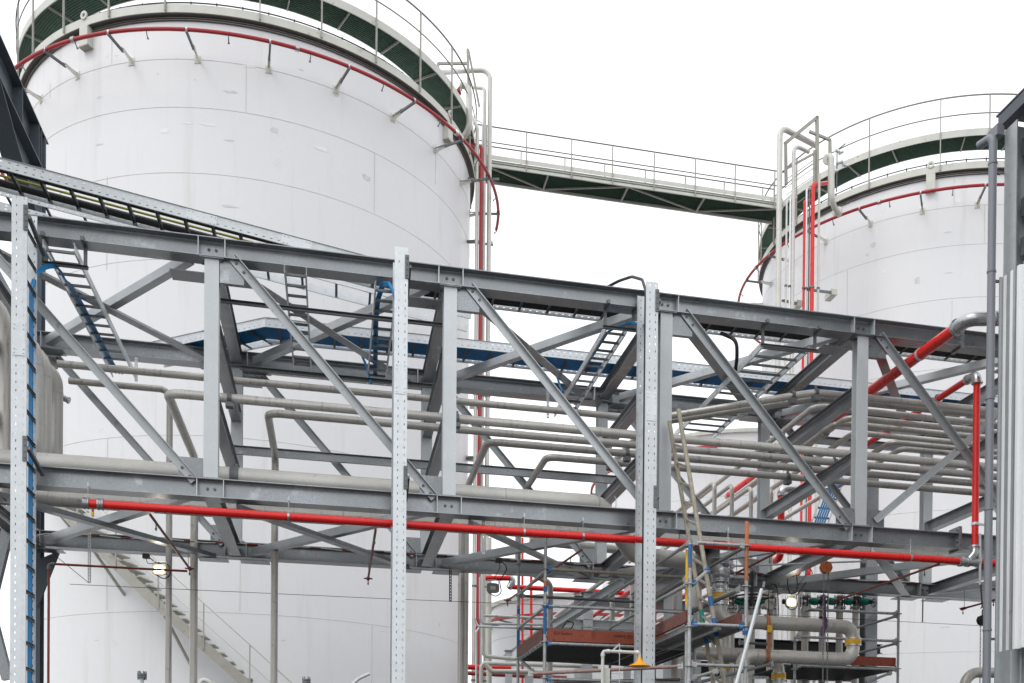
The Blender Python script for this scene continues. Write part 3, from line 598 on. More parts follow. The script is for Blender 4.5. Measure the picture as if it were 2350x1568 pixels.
# inclined ladder at upper left
ia = V((_p.x-2.2, YA, _p.z-2.2*_sl)); ib = V((XK, YA, zt_)); d = (ib-ia).normalized(); hv = V((-d.z, 0, d.x))
tI = ladder(ia, ib, Y_, .58, hv, .15, .36, 'long sloping cable ladder descending from the upper left corner to the top chord', rows=(.28, .74), sp=(4.35, 5.6), maxr=60, rs=(.045, .03), gr='long cable trays on the cross beams')
for k, (yy, r, m, lab) in enumerate(((YA+.05, .035, 'black', 'at the near rail'), (YA+.12, .03, 'black', 'just inside the near rail'), (YA+.50, .035, 'black', 'at the far rail'), (YA+.43, .035, 'black', 'just inside the far rail'), (YA+.27, .016, 'yg', 'yellow and green'))):
    cable([ia+hv*.05+Y_*(yy-YA), ib+hv*.05+Y_*(yy-YA)], r, m, ('black cable on the sloping ladder, '+lab) if m == 'black' else 'yellow and green earth cable along the middle of the sloping ladder')
ja = A(-40, 425, Y=15.95); jb = A(300, 545, Y=16.1)
ladder((ja.x, 16.12, ja.z), (2.0, 16.12, zt_+.02), Y_, .45, hv, .12, .5, 'second sloping cable ladder behind the first at the upper left', rows=(.3, .7), maxr=30, gr='long cable trays on the cross beams')
# ================================================================ process pipes on the bridge
def clamp(b, p, ax, r, zb): # strap with block down to the beam
    ax = V(ax); b.lathe(V(p)-ax*.03, ax, [(r+.001, 0), (r+.012, 0), (r+.012, .06), (r+.001, .06)], 16, cap=False)
    b.lathe(V(p)+Z_*(r+.012)-ax*.0, Z_, [(.022, 0), (.022, .035)], 8)
    b.bar(V(p)-Z_*(r+.0), V((p[0], p[1], zb)), .12, .10, X_)
def pipe(pts, r, m, label, fil=.2, clamps=(), zb=None, gr=None, joints=(), name='process_pipe', cat='pipe', mj=None):
    pts = [V(p) for p in pts]; t = thing(name, pts[0], label, cat, gr)
    MB().tube(pts, r, 16, fil).build('pipe_run', m, t)
    for c in clamps:
        b = MB(); clamp(b, c, X_, r, zb); b.build('pipe_clamp', 'zincd', t)
    for (p, ax, kind) in joints:
        b = MB(); ax = V(ax).normalized(); p = V(p)
        if kind == 'coup':
            b.lathe(p-ax*.045, ax, [(r, 0), (r+.022, .002), (r+.028, .02), (r+.014, .035), (r+.014, .055), (r+.028, .07), (r+.022, .088), (r, .09)], 18, cap=False)
            b.box(p.x-.018, p.x+.018, p.y-r-.045, p.y-r-.01, p.z-.02, p.z+.02); b.build('coupling', mj or 'chrome', t)
        elif kind == 'weld': b.lathe(p-ax*.006, ax, [(r, 0), (r+.004, .002), (r+.004, .01), (r, .012)], 16, cap=False); b.build('weld_bead', 'steel', t)
        elif kind == 'fl':
            b.lathe(p-ax*.03, ax, [(r, 0), (r+.055, .0), (r+.055, .028), (r, .028)], 20, cap=False); b.lathe(p, ax, [(r, 0.002), (r+.055, .002), (r+.055, .03), (r, .03)], 20, cap=False)
            rf = V((0, 0, 1)) if abs(ax.z) < .9 else X_; u = ax.cross(rf).normalized(); v = ax.cross(u)
            for k in range(8): q = p+(u*math.cos(k*.785)+v*math.sin(k*.785))*(r+.036); b.tube([q-ax*.05, q+ax*.05], .008, 6)
            b.build('flange', m, t)
    return t
XE = 13.5; zl, zu = 6.90, 7.90; G1 = 'grey pipes on the lower tier'; G2 = 'grey pipes on the upper tier'
def cl_(y, zc, i0=0, i1=3, dx=.17): return [(px_(i)+dx, y, zc) for i in range(i0, i1+1)]
# lower tier, each turning back towards the tanks and dropping
def low(ustart, y, r, xv, vend, label, dx, i0):
    xs = A(ustart, 900, Z=zl).x
    xs = {0: -2.47, 1: -.78, 2: 2.66, 3: 3.73}[i0 if i0 < 0 else i0] if False else xs
    return xs
lows = [(A(385, 905, Z=zl).x, 15.20, .062, 18.09, 'lower grey pipe starting left of the first post, nearest the front', (.17, 0)),
        (A(615, 952, Z=zl).x, 15.64, .056, 17.66, 'lower grey pipe starting right of the first post, second from the front', (.1, 1)),
        (A(1112, 1030, Z=zl).x, 16.07, .056, 19.2, 'lower grey pipe starting right of the second post, third from the front', (-.15, 2)),
        (A(1250, 1056, Z=zl).x, 16.56, .056, 19.2, 'lower grey pipe starting halfway along the middle bay, rearmost of its tier', (-.3, 2))]
for k, (xs, y, r, yb_, lab, (dx, i0)) in enumerate(lows):
    pts = [(XE, y, zl), (xs, y, zl), (xs, yb_, zl), (xs, yb_, .1)]
    if k == 3: pts = [(XE, y, zl), (xs, y, zl), (xs, yb_, zl), (xs, yb_, A(1215, 1298, Y=yb_).z), (A(1263, 1340, Y=yb_).x, yb_, A(1263, 1340, Y=yb_).z), (A(1263, 1340, Y=yb_).x, yb_, .1)]
    pipe(pts, r, 'steel', lab, .16, [(px_(i)+dx+k*.0, y, zl) for i in range(i0, 4)], 6.775, G1, [((px_(i)+1.4-k*.2, y, zl), X_, 'weld') for i in range(i0, 4)])
# upper tier (two thin ones from the left shift forward after the third post)
def up_in(u0, v0, u1, v1, Y1, r, lab, left, k):
    a, b_ = A(u0, v0, Z=zu), A(u1, v1, Z=zu)
    pts = ([(left, a.y+.05, zu)] if left is not None else [(a.x-.5, a.y+2.5, zu)])+[(a.x-.3 if left is not None else a.x-.45, a.y+.05, zu), b_, (XE, Y1, zu)]
    b_.y = Y1
    pipe(pts, r, 'steel', lab, .35, [(px_(3)-.35-.3*k, Y1, zu)], 7.765, G2, [((b_.x+.3, Y1, zu), X_, 'weld')])
xf = A(150, 862, Z=zu).x
up_in(1530, 964, 1873, 899, 15.41, .055, 'upper grey pipe running the whole bridge, shifting forward after the third post', xf, 0)
up_in(1549, 976, 1882, 912, 15.62, .055, 'upper grey pipe that swings in beside the long one after the third post', None, 1)
pipe([(xf, 17.93, zu), (A(390, 896, Z=zu).x, 17.93, zu), (A(390, 896, Z=zu).x, 17.93, .1)], .05, 'steel', 'thin upper grey pipe from the fat risers dropping before the first post', .15, (), None, G2)
for k, (y, u, v) in enumerate(((15.96, 1873, 930), (16.30, 1925, 972), (16.60, 1905, 981), (16.96, 1950, 1000), (17.24, 2040, 1018), (17.5, 2060, 1035))):
    x = A(u, v, Z=zu).x
    pipe([(XE, y, zu), (x, y, zu), (x, 27, zu)], .05, 'steel', 'upper grey pipe turning back to the tanks near the fourth post, %s of six' % ('front', 'second', 'third', 'fourth', 'fifth', 'rearmost')[k], .18,
         [(px_(3)+.2-.12*k, y, zu)] if x < px_(3) else (), 7.765, G2, [((x, y+.45, zu), Y_, 'fl')] if k in (2,) else ())
# fat pipe on the bottom chord level, fat risers on the left
pipe([(-5.5, 15.35, 5.87), (A(1375, 1150, Y=15.35).x, 15.35, 5.87), (A(1430, 1165, Y=15.5).x+.2, 15.6, 5.20), (A(1652, 1350, Y=15.9).x, 15.9, 5.20), (A(1652, 1350, Y=15.9).x, 15.9, 4.95)], .135, 'steell', 'fat pale grey pipe lying along the bottom chord', .3, [(px_(0)+.2, 15.35, 5.87), (px_(1)-2.85, 15.35, 5.87)], 5.56, None,
     [((px_(1)+.9, 15.35, 5.87), X_, 'weld'), ((px_(2)-.55, 15.35, 5.87), X_, 'weld'), ((px_(2)-.8, 15.35, 5.87), X_, 'weld')])
pb = A(135, 1148, Y=16.6)
pipe([(pb.x-.3, 16.6, 5.75), (pb.x, 16.6, A(300, 1155, Y=16.6).z), (A(1440, 1240, Y=16.6).x, 16.6, A(300, 1155, Y=16.6).z), (XE, 16.6, A(300, 1155, Y=16.6).z)], .125, 'steel', 'fat grey pipe slung just below the bottom chords', .3, (), None, None)
for k, (u, v, Y) in enumerate(((84, 772, 16.6), (104, 800, 17.0), (131, 838, 17.4))):
    p = A(u, 900, Y=Y); z = A(u, v, Y=Y).z
    pipe([(-9, Y, z), (p.x, Y, z), (p.x, Y, 6.25), (p.x, Y+1.0, 6.25)], (.09, .088, .085)[k], 'steell', 'fat pale riser with a rounded top behind the left cable riser, %s of three' % ('leftmost', 'middle', 'rightmost')[k], .33, (), None, 'fat risers at the left', [((p.x, Y, z-.42), Z_, 'weld')])
pipe([(-9, 16.2, A(10, 680, Y=16.2).z), (A(12, 690, Y=16.2).x, 16.2, A(10, 680, Y=16.2).z), (A(12, 690, Y=16.2).x, 16.2, 5.5)], .08, 'steel', 'dark grey pipe bend at the left edge behind the cable riser', .4)
# thin red and yellow tail at left (pipe stub lamp)
# ================================================================ red fire main
Ym = 14.36; RM = .052
m0, m1 = A(196, 1158, Y=Ym), A(2204, 1286, Y=Ym); zm_ = 5.13
def onm(u, v): p = A(u, v, Y=Ym); return p.x
GR = 'bright red fire pipes'
t = thing('fire_main', (m0.x, Ym, zm_), 'long bright red horizontal fire pipe hung below the front bottom chord', 'fire pipe', GR)
MB().tube([(m0.x, Ym, zm_), (m1.x, Ym, zm_)], RM, 18).build('pipe_run', 'red', t)
MB().tube([(m1.x+.30, Ym, zm_), (XE, Ym, zm_)], RM, 18).build('pipe_run', 'red', t)
for u in (198, 231):
    MB().lathe((onm(u, 1160)-.035, Ym, zm_), X_, [(RM, 0), (RM+.018, 0), (RM+.024, .015), (RM+.012, .03), (RM+.012, .04), (RM+.024, .055), (RM+.018, .07), (RM, .07)], 18).build('coupling', 'chrome', t)
b = MB(); x = onm(213, 1163); b.tube([(x, Ym, zm_-.03), (x, Ym, zm_-.10)], .014, 8); b.build('spigot', 'red2', t)
MB().lathe((x, Ym, zm_-.10), -Z_, [(.013, 0), (.018, .01), (.018, .05), (.01, .06)], 8).build('nozzle', 'yel', t)
for u in (201.5, 662, 1203, 1338, 1671, 2090):
    x = onm(u, 1200); b = MB()
    b.lathe((x-.014, Ym, zm_), X_, [(RM+.001, 0), (RM+.006, 0), (RM+.006, .028), (RM+.001, .028)], 16, cap=False)
    b.tube([(x, Ym, zm_+RM), (x, Ym, ZB0+.06)], .004, 6); b.box(x-.010, x+.010, Ym-.012, Ym+.16, ZB0-.012, ZB0-.002); b.bar((x, Ym, ZB0-.015), (x, Ym, ZB0+.035), .022, .02, Y_)
    b.build('pipe_hanger', 'chrome', t)
# tee fittings at the right end
b = MB(); xt = A(2237, 1288, Y=Ym).x
b.tube([(m1.x-.02, Ym, zm_), (m1.x+.32, Ym, zm_)], RM+.012, 16); b.tube([(xt-.12, Ym, zm_), (xt-.02, Ym-.02, zm_+.12), (xt, Ym, zm_+.18), (xt, Ym, zm_+.26)], RM+.012, 16, .08)
for dx in (-.0, .12, .30): b.lathe((m1.x+dx-.03, Ym, zm_), X_, [(RM, 0), (RM+.030, .005), (RM+.030, .02), (RM+.015, .03), (RM+.030, .04), (RM+.030, .055), (RM, .06)], 18)
b.lathe((xt, Ym, zm_+.22), Z_, [(RM, 0), (RM+.035, .005), (RM+.035, .03), (RM, .04)], 18)
b.build('tee_fitting', 'chrome', t)
pv = A(2238, 862, Y=Ym)
t = thing('fire_riser', (xt, Ym, zm_+.26), 'bright red vertical fire pipe rising to a silver elbow near the clad building', 'fire pipe', GR)
MB().tube([(xt, Ym, zm_+.26), (xt, Ym, pv.z-.10)], RM, 18).build('pipe_run', 'red', t)
b = MB(); b.tube([(xt, Ym, pv.z-.12), (xt, Ym, pv.z+.03), (xt, Ym+.2, pv.z+.03)], RM+.014, 16, .11); b.lathe((xt, Ym, pv.z-.13), Z_, [(RM, 0), (RM+.035, .005), (RM+.035, .03), (RM, .04)], 18)
b.build('elbow', 'chrome', t)
b = MB(); z = A(2240, 1203, Y=Ym).z; b.lathe((xt, Ym, z-.02), Z_, [(RM+.001, 0), (RM+.008, 0), (RM+.008, .04), (RM+.001, .04)], 16, cap=False); b.bar((xt+RM, Ym, z), (xt+RM+.12, Ym, z), .03, .03); b.build('pipe_clip', 'zinc', t)
MB().tube([(xt, Ym+.2, pv.z+.03), (xt, 21.5, pv.z+.03)], RM, 18).build('pipe_run', 'red', t)
for y in (Ym+.22, 15.4): MB().lathe((xt, y, pv.z+.03), Y_, [(RM, 0), (RM+.022, .005), (RM+.026, .03), (RM+.022, .055), (RM, .06)], 18).build('coupling', 'chrome', t)
xR = 8.58; t = thing('fire_branch', (xR, 13.2, 8.2), 'thickest bright red pipe passing under the top chord from a silver elbow', 'fire pipe', GR)
RB = .082
MB().tube([(xR, 13.30, 8.2), (xR, 22.3, 8.2)], RB, 20).build('pipe_run', 'red', t)
b = MB(); b.tube([(xR, 13.42, 8.2), (xR, 13.10, 8.2), (xR+.30, 13.02, 8.2), (xR+.36, 13.02, 8.2)], RB+.014, 20, .16)
for p, ax in (((xR, 13.38, 8.2), Y_), ((xR+.33, 13.02, 8.2), X_)): b.lathe(V(p)-V(ax)*.03, ax, [(RB, 0), (RB+.035, .005), (RB+.035, .022), (RB+.018, .03), (RB+.035, .038), (RB+.035, .055), (RB, .06)], 20)
b.build('elbow', 'chrome', t)
MB().tube([(xR+.36, 13.02, 8.2), (xR+2.6, 13.02, 8.2)], RB, 18).build('pipe_run', 'red', t)
for y in (14.32, 22.2): MB().lathe((xR, y, 8.2), Y_, [(RB+.001, 0), (RB+.01, 0), (RB+.01, .04), (RB+.001, .04)], 18, cap=False).build('pipe_clip', 'zinc', t)
# small sprinkler branches running back from the main
def branch(u0, v0, u1, v1, lab, dz=-.06, drop=True):
    z = zm_+dz; a, c = A(u0, v0, Z=z), A(u1, v1, Z=z); a.y = max(a.y, Ym+.02)
    t = thing('sprinkler_branch', a, lab, 'sprinkler pipe', 'thin red sprinkler branches')
    b = MB(); b.tube([a, c], .018, 10); b.build('pipe_run', 'redo', t)
    for q, k in ((a+(c-a)*.12, 0), (c, 1)):
        b = MB(); b.tube([q, q-Z_*.09], .008, 6); b.lathe(q-Z_*.06, -Z_, [(.008, 0), (.016, .02), (.006, .05)], 8); b.build('nozzle', 'zincd', t)
    b = MB(); b.tube([c-(c-a).normalized()*.05, c+(c-a).normalized()*.05], .03, 8); b.bar(c-X_*.07, c+X_*.07, .02, .02); b.build('end_tee', 'redo', t)
    b = MB(); q = c-(c-a)*.04; b.tube([q, q+Z_*.34], .005, 6); b.build('hanger_rod', 'zincd', t)
branch(345, 1182, 435, 1305, 'thin red branch slanting back below the first bay')
branch(862, 1216, 845, 1328, 'thin red branch pointing almost straight back, left of the middle riser')
branch(1335, 1262, 1165, 1378, 'thin red branch slanting back behind the open scaffold')
branch(1779, 1270, 1687, 1317, 'short thin red branch near the orange topped standard')
branch(2160, 1293, 1920, 1378, 'longest thin red branch slanting back under the right bays')
branch(2290, 1375, 2210, 1397, 'thin red branch end beside the black chain hoist', -.1)
t = thing('sprinkler_drop', A(112, 1568, Y=17.4), 'thin dark red pipe going up the left column and across below the rear chord', 'sprinkler pipe')
pa, pc = A(112, 1294, Y=17.4), A(430, 1306, Y=17.4)
MB().tube([(pa.x, 17.4, .05), (pa.x, 17.4, pa.z), (pc.x, 17.4, pa.z)], .018, 10, .05).build('pipe_run', 'redo', t)
b = MB(); b.tube([pa-Z_*.08, pa, pa+X_*.08], .027, 8, .05); b.build('elbow', 'zincd', t)
# ================================================================ pipes climbing the tanks
def vp(u, vtop, Y, r, m, label, pre=(), gr=None, fil=.18, vbot=None):
    """vertical pipe on pixel column u in the plane Y, with lead-in points given as (u, v, Y)"""
    p = A(u, vtop, Y=Y); pts = [A(a, b_, Y=c) for a, b_, c in pre]+[p]
    zb = .05 if vbot is None else A(u, vbot, Y=Y).z
    pts.append(V((p.x, p.y, zb)))
    if vbot is not None: pts.append(V((p.x, p.y+3, zb)))
    t = thing('riser_pipe', (p.x, p.y, zb), label, 'pipe', gr)
    MB().tube(pts, r, 12, fil).build('pipe_run', m, t)
    for z in (17.3, 14.1, 11.0, 8.0, 5.0):
        if z < p.z-.5 and z > zb: MB().lathe((p.x, p.y, z), Z_, [(r+.001, 0), (r+.018, 0), (r+.018, .05), (r+.001, .05)], 12, cap=False).build('pipe_clip', 'zincd', t)
    return t
GA, GB = 'pipes climbing beside the left tank', 'pipes climbing beside the right tank'
Ya = 33.6
vp(1125, 161, Ya, .072, 'steell', 'thickest grey pipe beside the left tank, its top bent left over the walkway', ((1006, 168, Ya+1.2), (1060, 163, Ya+.2)), GA, .3)
vp(1113, 203, Ya, .050, 'steell', 'thinner grey pipe beside the left tank, second from its right', ((1084, 201, Ya+.3),), GA, .2)
vp(1107, 283, Ya, .022, 'zinc', 'thin silver conduit between the red and grey pipes at the left tank', ((1088, 272, Ya+.3),), GA, .15)
vp(1104.5, 338, Ya-.15, .055, 'red2', 'red pipe climbing beside the left tank', ((1080, 330, Ya+.8),), GA, .12)
vp(1096, 296, Ya-.1, .056, 'steell', 'pale pipe just left of the red one at the left tank', ((1076, 262, Ya+.3), (1088, 275, Ya)), GA, .1)
t = thing('vent_pipe', A(1050, 322, Y=33.2), 'fat pale bent pipe looping from the left tank roof edge back to its shell', 'pipe')
MB().tube([A(1056, 196, Y=33.1), A(1076, 194, Y=33), A(1078, 306, Y=33), A(1040, 330, Y=33.6)], .095, 16, .38).build('pipe_run', 'steell', t)
for p, ax in ((A(1057, 196, Y=33.1), X_), (A(1052, 325, Y=33.3), X_-Z_*.5)):
    MB().lathe(p, ax, [(.09, 0), (.16, 0), (.16, .04), (.09, .04)], 16).build('flange', 'tankc', t)
t = thing('foam_pourer', A(1050, 245, Y=33.6), 'small dark red hydrant fitting on the left tank walkway', 'hydrant')
b = MB(); b.tube([A(1058, 200, Y=33.5), A(1048, 212, Y=33.5), A(1050, 246, Y=33.5), A(1080, 288, Y=33.6)], .06, 12, .1); b.build('body', 'red2', t)
for v in (212, 236): MB().lathe(A(1049, v, Y=33.5), -Z_, [(.06, 0), (.13, 0), (.13, .04), (.06, .04)], 14).build('flange', 'red2', t)
b = MB()
t = thing('access_frame', A(1076, 260, Y=33.4), 'thin grey steel gate frame at the right edge of the left tank walkway', 'steel frame')
MB().bar(A(1073, 113, Y=33.2), A(1078, 300, Y=33.2), .07, .07, Y_).build('post', 'stk', t); MB().bar(A(1075, 115, Y=33.2), A(1100, 245, Y=33.3), .05, .05, Y_).build('post', 'stk', t)
MB().bar(A(1005, 146, Y=34.4), A(1074, 146, Y=34.4), .07, .07, Z_).build('cross_bar', 'stk', t); MB().bar(A(1005, 146, Y=34.4), A(1005, 176, Y=34.4), .07, .07, Y_).build('post', 'stk', t)
for k, (v, u0, u1, lab) in enumerate(((412, 1058, 1146, 'uppermost'), (553, 1046, 1098, 'second'), (928, 1088, 1118, 'third'), (1048, 1070, 1100, 'lowest'))):
    t = thing('pipe_bracket', A(u0, v, Y=Ya+.3), 'grey bracket holding the climbing pipes to the left tank, %s' % lab, 'bracket', 'brackets on the left tank')
    p, q = A(u0, v, Y=Ya+.4), A(u1, v, Y=Ya+.1); p.z = q.z
    MB().bar(p, q, .07, .07).build('arm', 'zincd', t); MB().bar(p-X_*.15, p+X_*.25, .03, .18).build('cleat', 'tankc', t)
Yb = 30.6
g = A(1790, 291, Y=Yb); e = A(1876, 336, Z=g.z)
t = thing('riser_pipe', (g.x, g.y, .05), 'thickest pale pipe beside the right tank, its top bent back to the roof', 'pipe', GB)
MB().tube([e, g, (g.x, g.y, .05)], .088, 14, .3).build('pipe_run', 'steell', t)
g = A(1822, 333, Y=Yb); e = A(1856, 349, Z=g.z)
t = thing('riser_pipe', (g.x, g.y, .05), 'second pale pipe beside the right tank, with a short bent top', 'pipe', GB)
MB().tube([e, g, (g.x, g.y, .05)], .06, 14, .25).build('pipe_run', 'steell', t)
for (u, v, r, m, lab) in ((1805.5, 462, .03, 'steell', 'thin pale pipe next to the thickest one at the right tank'), (1814, 456, .028, 'zinc', 'thin silver conduit, second thin one at the right tank'),
                          (1846, 462, .035, 'red', 'thin bright red pipe at the right tank'), (1851.5, 434, .036, 'zinc', 'silver conduit between the two red pipes at the right tank'),
                          (1858, 440, .026, 'zincd', 'dull conduit left of the thick red pipe at the right tank')):
    vp(u, v, Yb, r, m, lab, ((u+14, v-3, Yb+.5),), GB, .15, 1318 if m == 'red' else None)
vp(1866, 425, Yb-.1, .062, 'red', 'thick bright red pipe at the right tank', ((1897, 420, Yb+.6),), GB, .12, 1322)
vp(1880.5, 398, Yb-.1, .036, 'tankc', 'white pipe right of the thick red one at the right tank', (), GB, .12)
t = thing('vent_pipe', A(1920, 487, Y=31), 'fat pale bent pipe looping from the right tank roof edge back to its shell', 'pipe')
MB().tube([A(1898, 362, Y=30.7), A(1908, 352, Y=30.5), A(1909, 468, Y=30.5), A(1926, 492, Y=31)], .09, 16, .3).build('pipe_run', 'tankc', t)
for p, ax in ((A(1900, 366, Y=30.6), Y_), (A(1921, 484, Y=30.9), X_+Y_-Z_*.5)): MB().lathe(p, ax, [(.09, 0), (.17, 0), (.17, .04), (.09, .04)], 16).build('flange', 'tankc', t)
t = thing('valve_cluster', A(1930, 400, Y=30.8), 'small silver valves clustered on the rim of the right tank', 'valves')
for k, (u, v) in enumerate(((1921, 345), (1930, 352), (1934, 372), (1925, 376), (1938, 378), (1917, 395))):
    b = MB(); p = A(u, v, Y=30.8); b.lathe(p-X_*.08, X_+Z_*(.4 if k % 2 else -.2), [(.03, 0), (.07, .02), (.07, .05), (.04, .07), (.055, .12), (.03, .18)], 12); b.build('valve', 'zinc', t)
MB().tube([A(1920, 440, Y=30.8), A(1921, 345, Y=30.8), A(1940, 330, Y=30.8)], .02, 8).build('stem', 'zincd', t)
t = thing('access_frame', A(1875, 420, Y=30.7), 'tall grey steel gate frame standing on the left edge of the right tank', 'steel frame')
for (a, c, w_) in (((1804, 424), (1803, 330), .08), ((1801, 330), (1876, 269), .09), ((1875, 268), (1876, 440), .09), ((1868, 440), (1869, 345), .06), ((1857, 302), (1906, 322), .07), ((1905, 322), (1906, 360), .07), ((1804, 388), (1869, 352), .06)):
    MB().bar(A(*a, Y=30.75), A(*c, Y=30.75), w_, w_, Y_).build('member', 'stk', t)
for k in range(5): MB().tube([A(1804, 412+k*18, Y=30.8), A(1870, 366+k*18, Y=30.8)], .012, 6).build('rung', 'stk', t)
for k, (v, u0, u1, lab) in enumerate(((664, 1846, 1912, 'upper'), (690, 1796, 1832, 'lower'))):
    t = thing('pipe_bracket', A(u0, v, Y=Yb), 'grey bracket holding the climbing pipes to the right tank, %s' % lab, 'bracket', 'brackets on the right tank')
    p, q = A(u0, v, Y=Yb), A(u1, v+8, Y=Yb+.5); MB().bar(p, q, .08, .06).build('arm', 'zincd', t); MB().box(q.x-.1, q.x+.1, q.y-.1, q.y+.4, q.z-.1, q.z+.08).build('cleat', 'tankc', t)
# ================================================================ white clad building at the right edge
Yc = 12.45; cx_ = A(2300, 1000, Y=Yc).x
t = thing('clad_building', (cx_+2, 11, 0), 'building corner with white corrugated cladding, grey column and drainpipe at the right edge', 'building')
zc0, zc1 = A(2300, 1497, Y=Yc).z, A(2300, 636, Y=Yc).z; zr = A(2277, 270, Y=Yc).z
b = MB(); n = 60; pts = []
for i in range(n):                               # trapezoidal sheet running towards the camera
    y = Yc-.02-i*.14; pts += [(cx_-.02, y), (cx_-.02, y-.05), (cx_+.025, y-.07), (cx_+.025, y-.12)]
vs = []
for x, y in pts: vs += [(x, y, zc0), (x, y, zc1)]
b.add(vs, [(2*i, 2*i+2, 2*i+3, 2*i+1) for i in range(len(pts)-1)])
vs = [(x+.004, y, z) for x, y, z in [tuple(q) for q in vs]]; b.add(vs, [(2*i+1, 2*i+3, 2*i+2, 2*i) for i in range(len(pts)-1)])
b.build('wall_cladding', 'clad', t, smooth=20)
MB().box(cx_+.06, cx_+6, Yc-.02, Yc+.0, zc0, zc1).build('end_wall', 'clad', t)
xc0 = A(2290.5, 1000, Y=Yc).x
fl = MB(); fl.hb((cx_+.115, Yc-.13, 0), (cx_+.115, Yc-.13, zr-.15), .26, .26, .016, .010, up=X_); fl.build('corner_column', 'galv3', t)
MB().box(xc0, xc0+.05, Yc+.0, Yc+.02, 0, zc1+.0).build('corner_trim', 'galv3', t)
b = MB(); b.bar((cx_+.03, Yc+.10, zr+.02), (cx_+.0, 6, zr+.02), .16, .16); b.build('roof_edge', 'dark', t)
MB().box(cx_-.06, cx_+6, 3, Yc+.14, zr+.11, zr+.13).build('roof_sheet', 'dark', t)
b = MB(); b.box(cx_-.13, cx_-.02, Yc+.0, Yc+.22, zr-.20, zr-.06); b.build('gutter', 'pvc', t)
for v in (330, 470, 560):
    p = A(2325, v, Y=Yc-.25); MB().hb((cx_+.25, Yc-.16, p.z), (cx_+.25, 5, p.z), .2, .12, .01, .007).build('wall_rail', 'galv', t)
    MB().box(cx_+.10, cx_+.13, Yc-.42, Yc-.2, p.z-.12, p.z+.12).build('rail_cleat', 'galv', t)
MB().tube([(cx_+.22, Yc-.3, A(2330, 430, Y=Yc-.3).z), (cx_+.22, Yc-1.4, A(2350, 540, Y=Yc-.5).z-1.5)], .025, 8).build('tie_rod', 'zincd', t)
MB().hb((cx_+.115, Yc-1.2, 0), (cx_+.115, Yc-1.2, zr), .26, .26, .016, .010, up=X_).build('wall_column', 'galv', t)
up_ = A(2274, 1000, Y=Yc+.02).x
t2 = thing('drainpipe', (up_, Yc+.05, 0), 'grey plastic drainpipe down the corner of the white clad building', 'drainpipe')
z1 = A(2274, 306, Y=Yc).z
MB().tube([(up_, Yc+.05, .02), (up_, Yc+.05, z1), (up_-.06, Yc+.28, z1+.0)], .054, 18, .09).build('pipe_run', 'pvc', t2)
for v in (372, 622, 905, 1170, 1448):
    z = A(2274, v, Y=Yc).z
    MB().lathe((up_, Yc+.05, z), Z_, [(.055, 0), (.062, .004), (.062, .03), (.055, .034)], 18, cap=False).build('collar', 'pvc', t2)
    b = MB(); b.bar((up_+.05, Yc+.05, z-.1), (xc0+.02, Yc+.05, z-.1), .03, .03); b.build('wall_clip', 'zincd', t2)
MB().lathe((up_, Yc+.05, A(2274, 915, Y=Yc).z), Z_, [(.055, 0), (.064, .005), (.064, .12), (.055, .125)], 18, cap=False).build('socket', 'pvc', t2)
# ================================================================ scaffolding
RT_ = .0242
def stand(u, v0, Y, lab, bands=(), discs=(), top=None, gr='scaffold standards', v1=None, topm=None):
    p = A(u, 1500, Y=Y); x = p.x; zt = A(u, v0, Y=Y).z
    t = thing('scaffold_standard', (x, Y, 0), lab, 'scaffold pole', gr)
    MB().tube([(x, Y, .02), (x, Y, zt)], RT_, 14).build('tube', 'scaf', t)
    for (a, c, m) in bands: MB().tube([(x, Y, A(u, c, Y=Y).z), (x, Y, A(u, a, Y=Y).z)], RT_+.0015, 14).build('paint_band', m, t)
    for v in discs:
        z = A(u, v, Y=Y).z; b = MB(); b.lathe((x, Y, z-.005), Z_, [(RT_, 0), (.061, 0), (.061, .010), (RT_, .010)], 16, cap=False); b.build('rosette', 'scaf', t)
    MB().box(x-.075, x+.075, Y-.075, Y+.075, 0, .012).build('base_plate', 'scaf', t)
    return x
def ledg(p, q, lab, m='scaf', hm=None, gr='scaffold tubes', r=RT_, nm='scaffold_ledger', cat='scaffold tube'):
    p, q = V(p), V(q); d = (q-p).normalized(); t = thing(nm, p, lab, cat, gr)
    MB().tube([p+d*.05, q-d*.05], r, 12).build('tube', m, t)
    for e, s in ((p, 1), (q, -1)):
        b = MB(); b.bar(e+d*s*.03, e+d*s*.10, .045, .065); b.bar(e+d*s*.045-Z_*.05, e+d*s*.045+Z_*.06, .012, .03, Y_); b.build('wedge_head', hm or 'scaf', t)
    return t
def LX(u0, v0, u1, v1, Y, lab, **k):
    p, q = A(u0, v0, Y=Y), A(u1, v1, Y=Y); ledg(p, q, lab, **k)
def LY(u0, v0, Y0, Y1, lab, **k):
    p = A(u0, v0, Y=Y0); ledg(p, (p.x, Y1, p.z), lab, **k)
def text(s, p, xd, upd, size, parent, m='blk_ink'):
    cu = bpy.data.curves.new('lettering', 'FONT'); cu.body = s; cu.size = size; cu.extrude = .0015; cu.offset = size*.012
    o = bpy.data.objects.new('lettering', cu); COL.objects.link(o); dg = bpy.context.evaluated_depsgraph_get(); me = bpy.data.meshes.new_from_object(o.evaluated_get(dg))
    COL.objects.unlink(o); bpy.data.objects.remove(o)
    xd, upd = V(xd).normalized(), V(upd).normalized(); n = xd.cross(upd)
    Mx = Matrix(((xd.x, upd.x, n.x, p[0]-ORG[parent.name].x), (xd.y, upd.y, n.y, p[1]-ORG[parent.name].y), (xd.z, upd.z, n.z, p[2]-ORG[parent.name].z), (0, 0, 0, 1)))
    me.transform(Mx); me.materials.clear(); me.materials.append(M[m]); ob = bpy.data.objects.new('lettering', me); COL.objects.link(ob); ob.parent = parent; return ob
Y1_, Y2_ = 15.05, 17.15
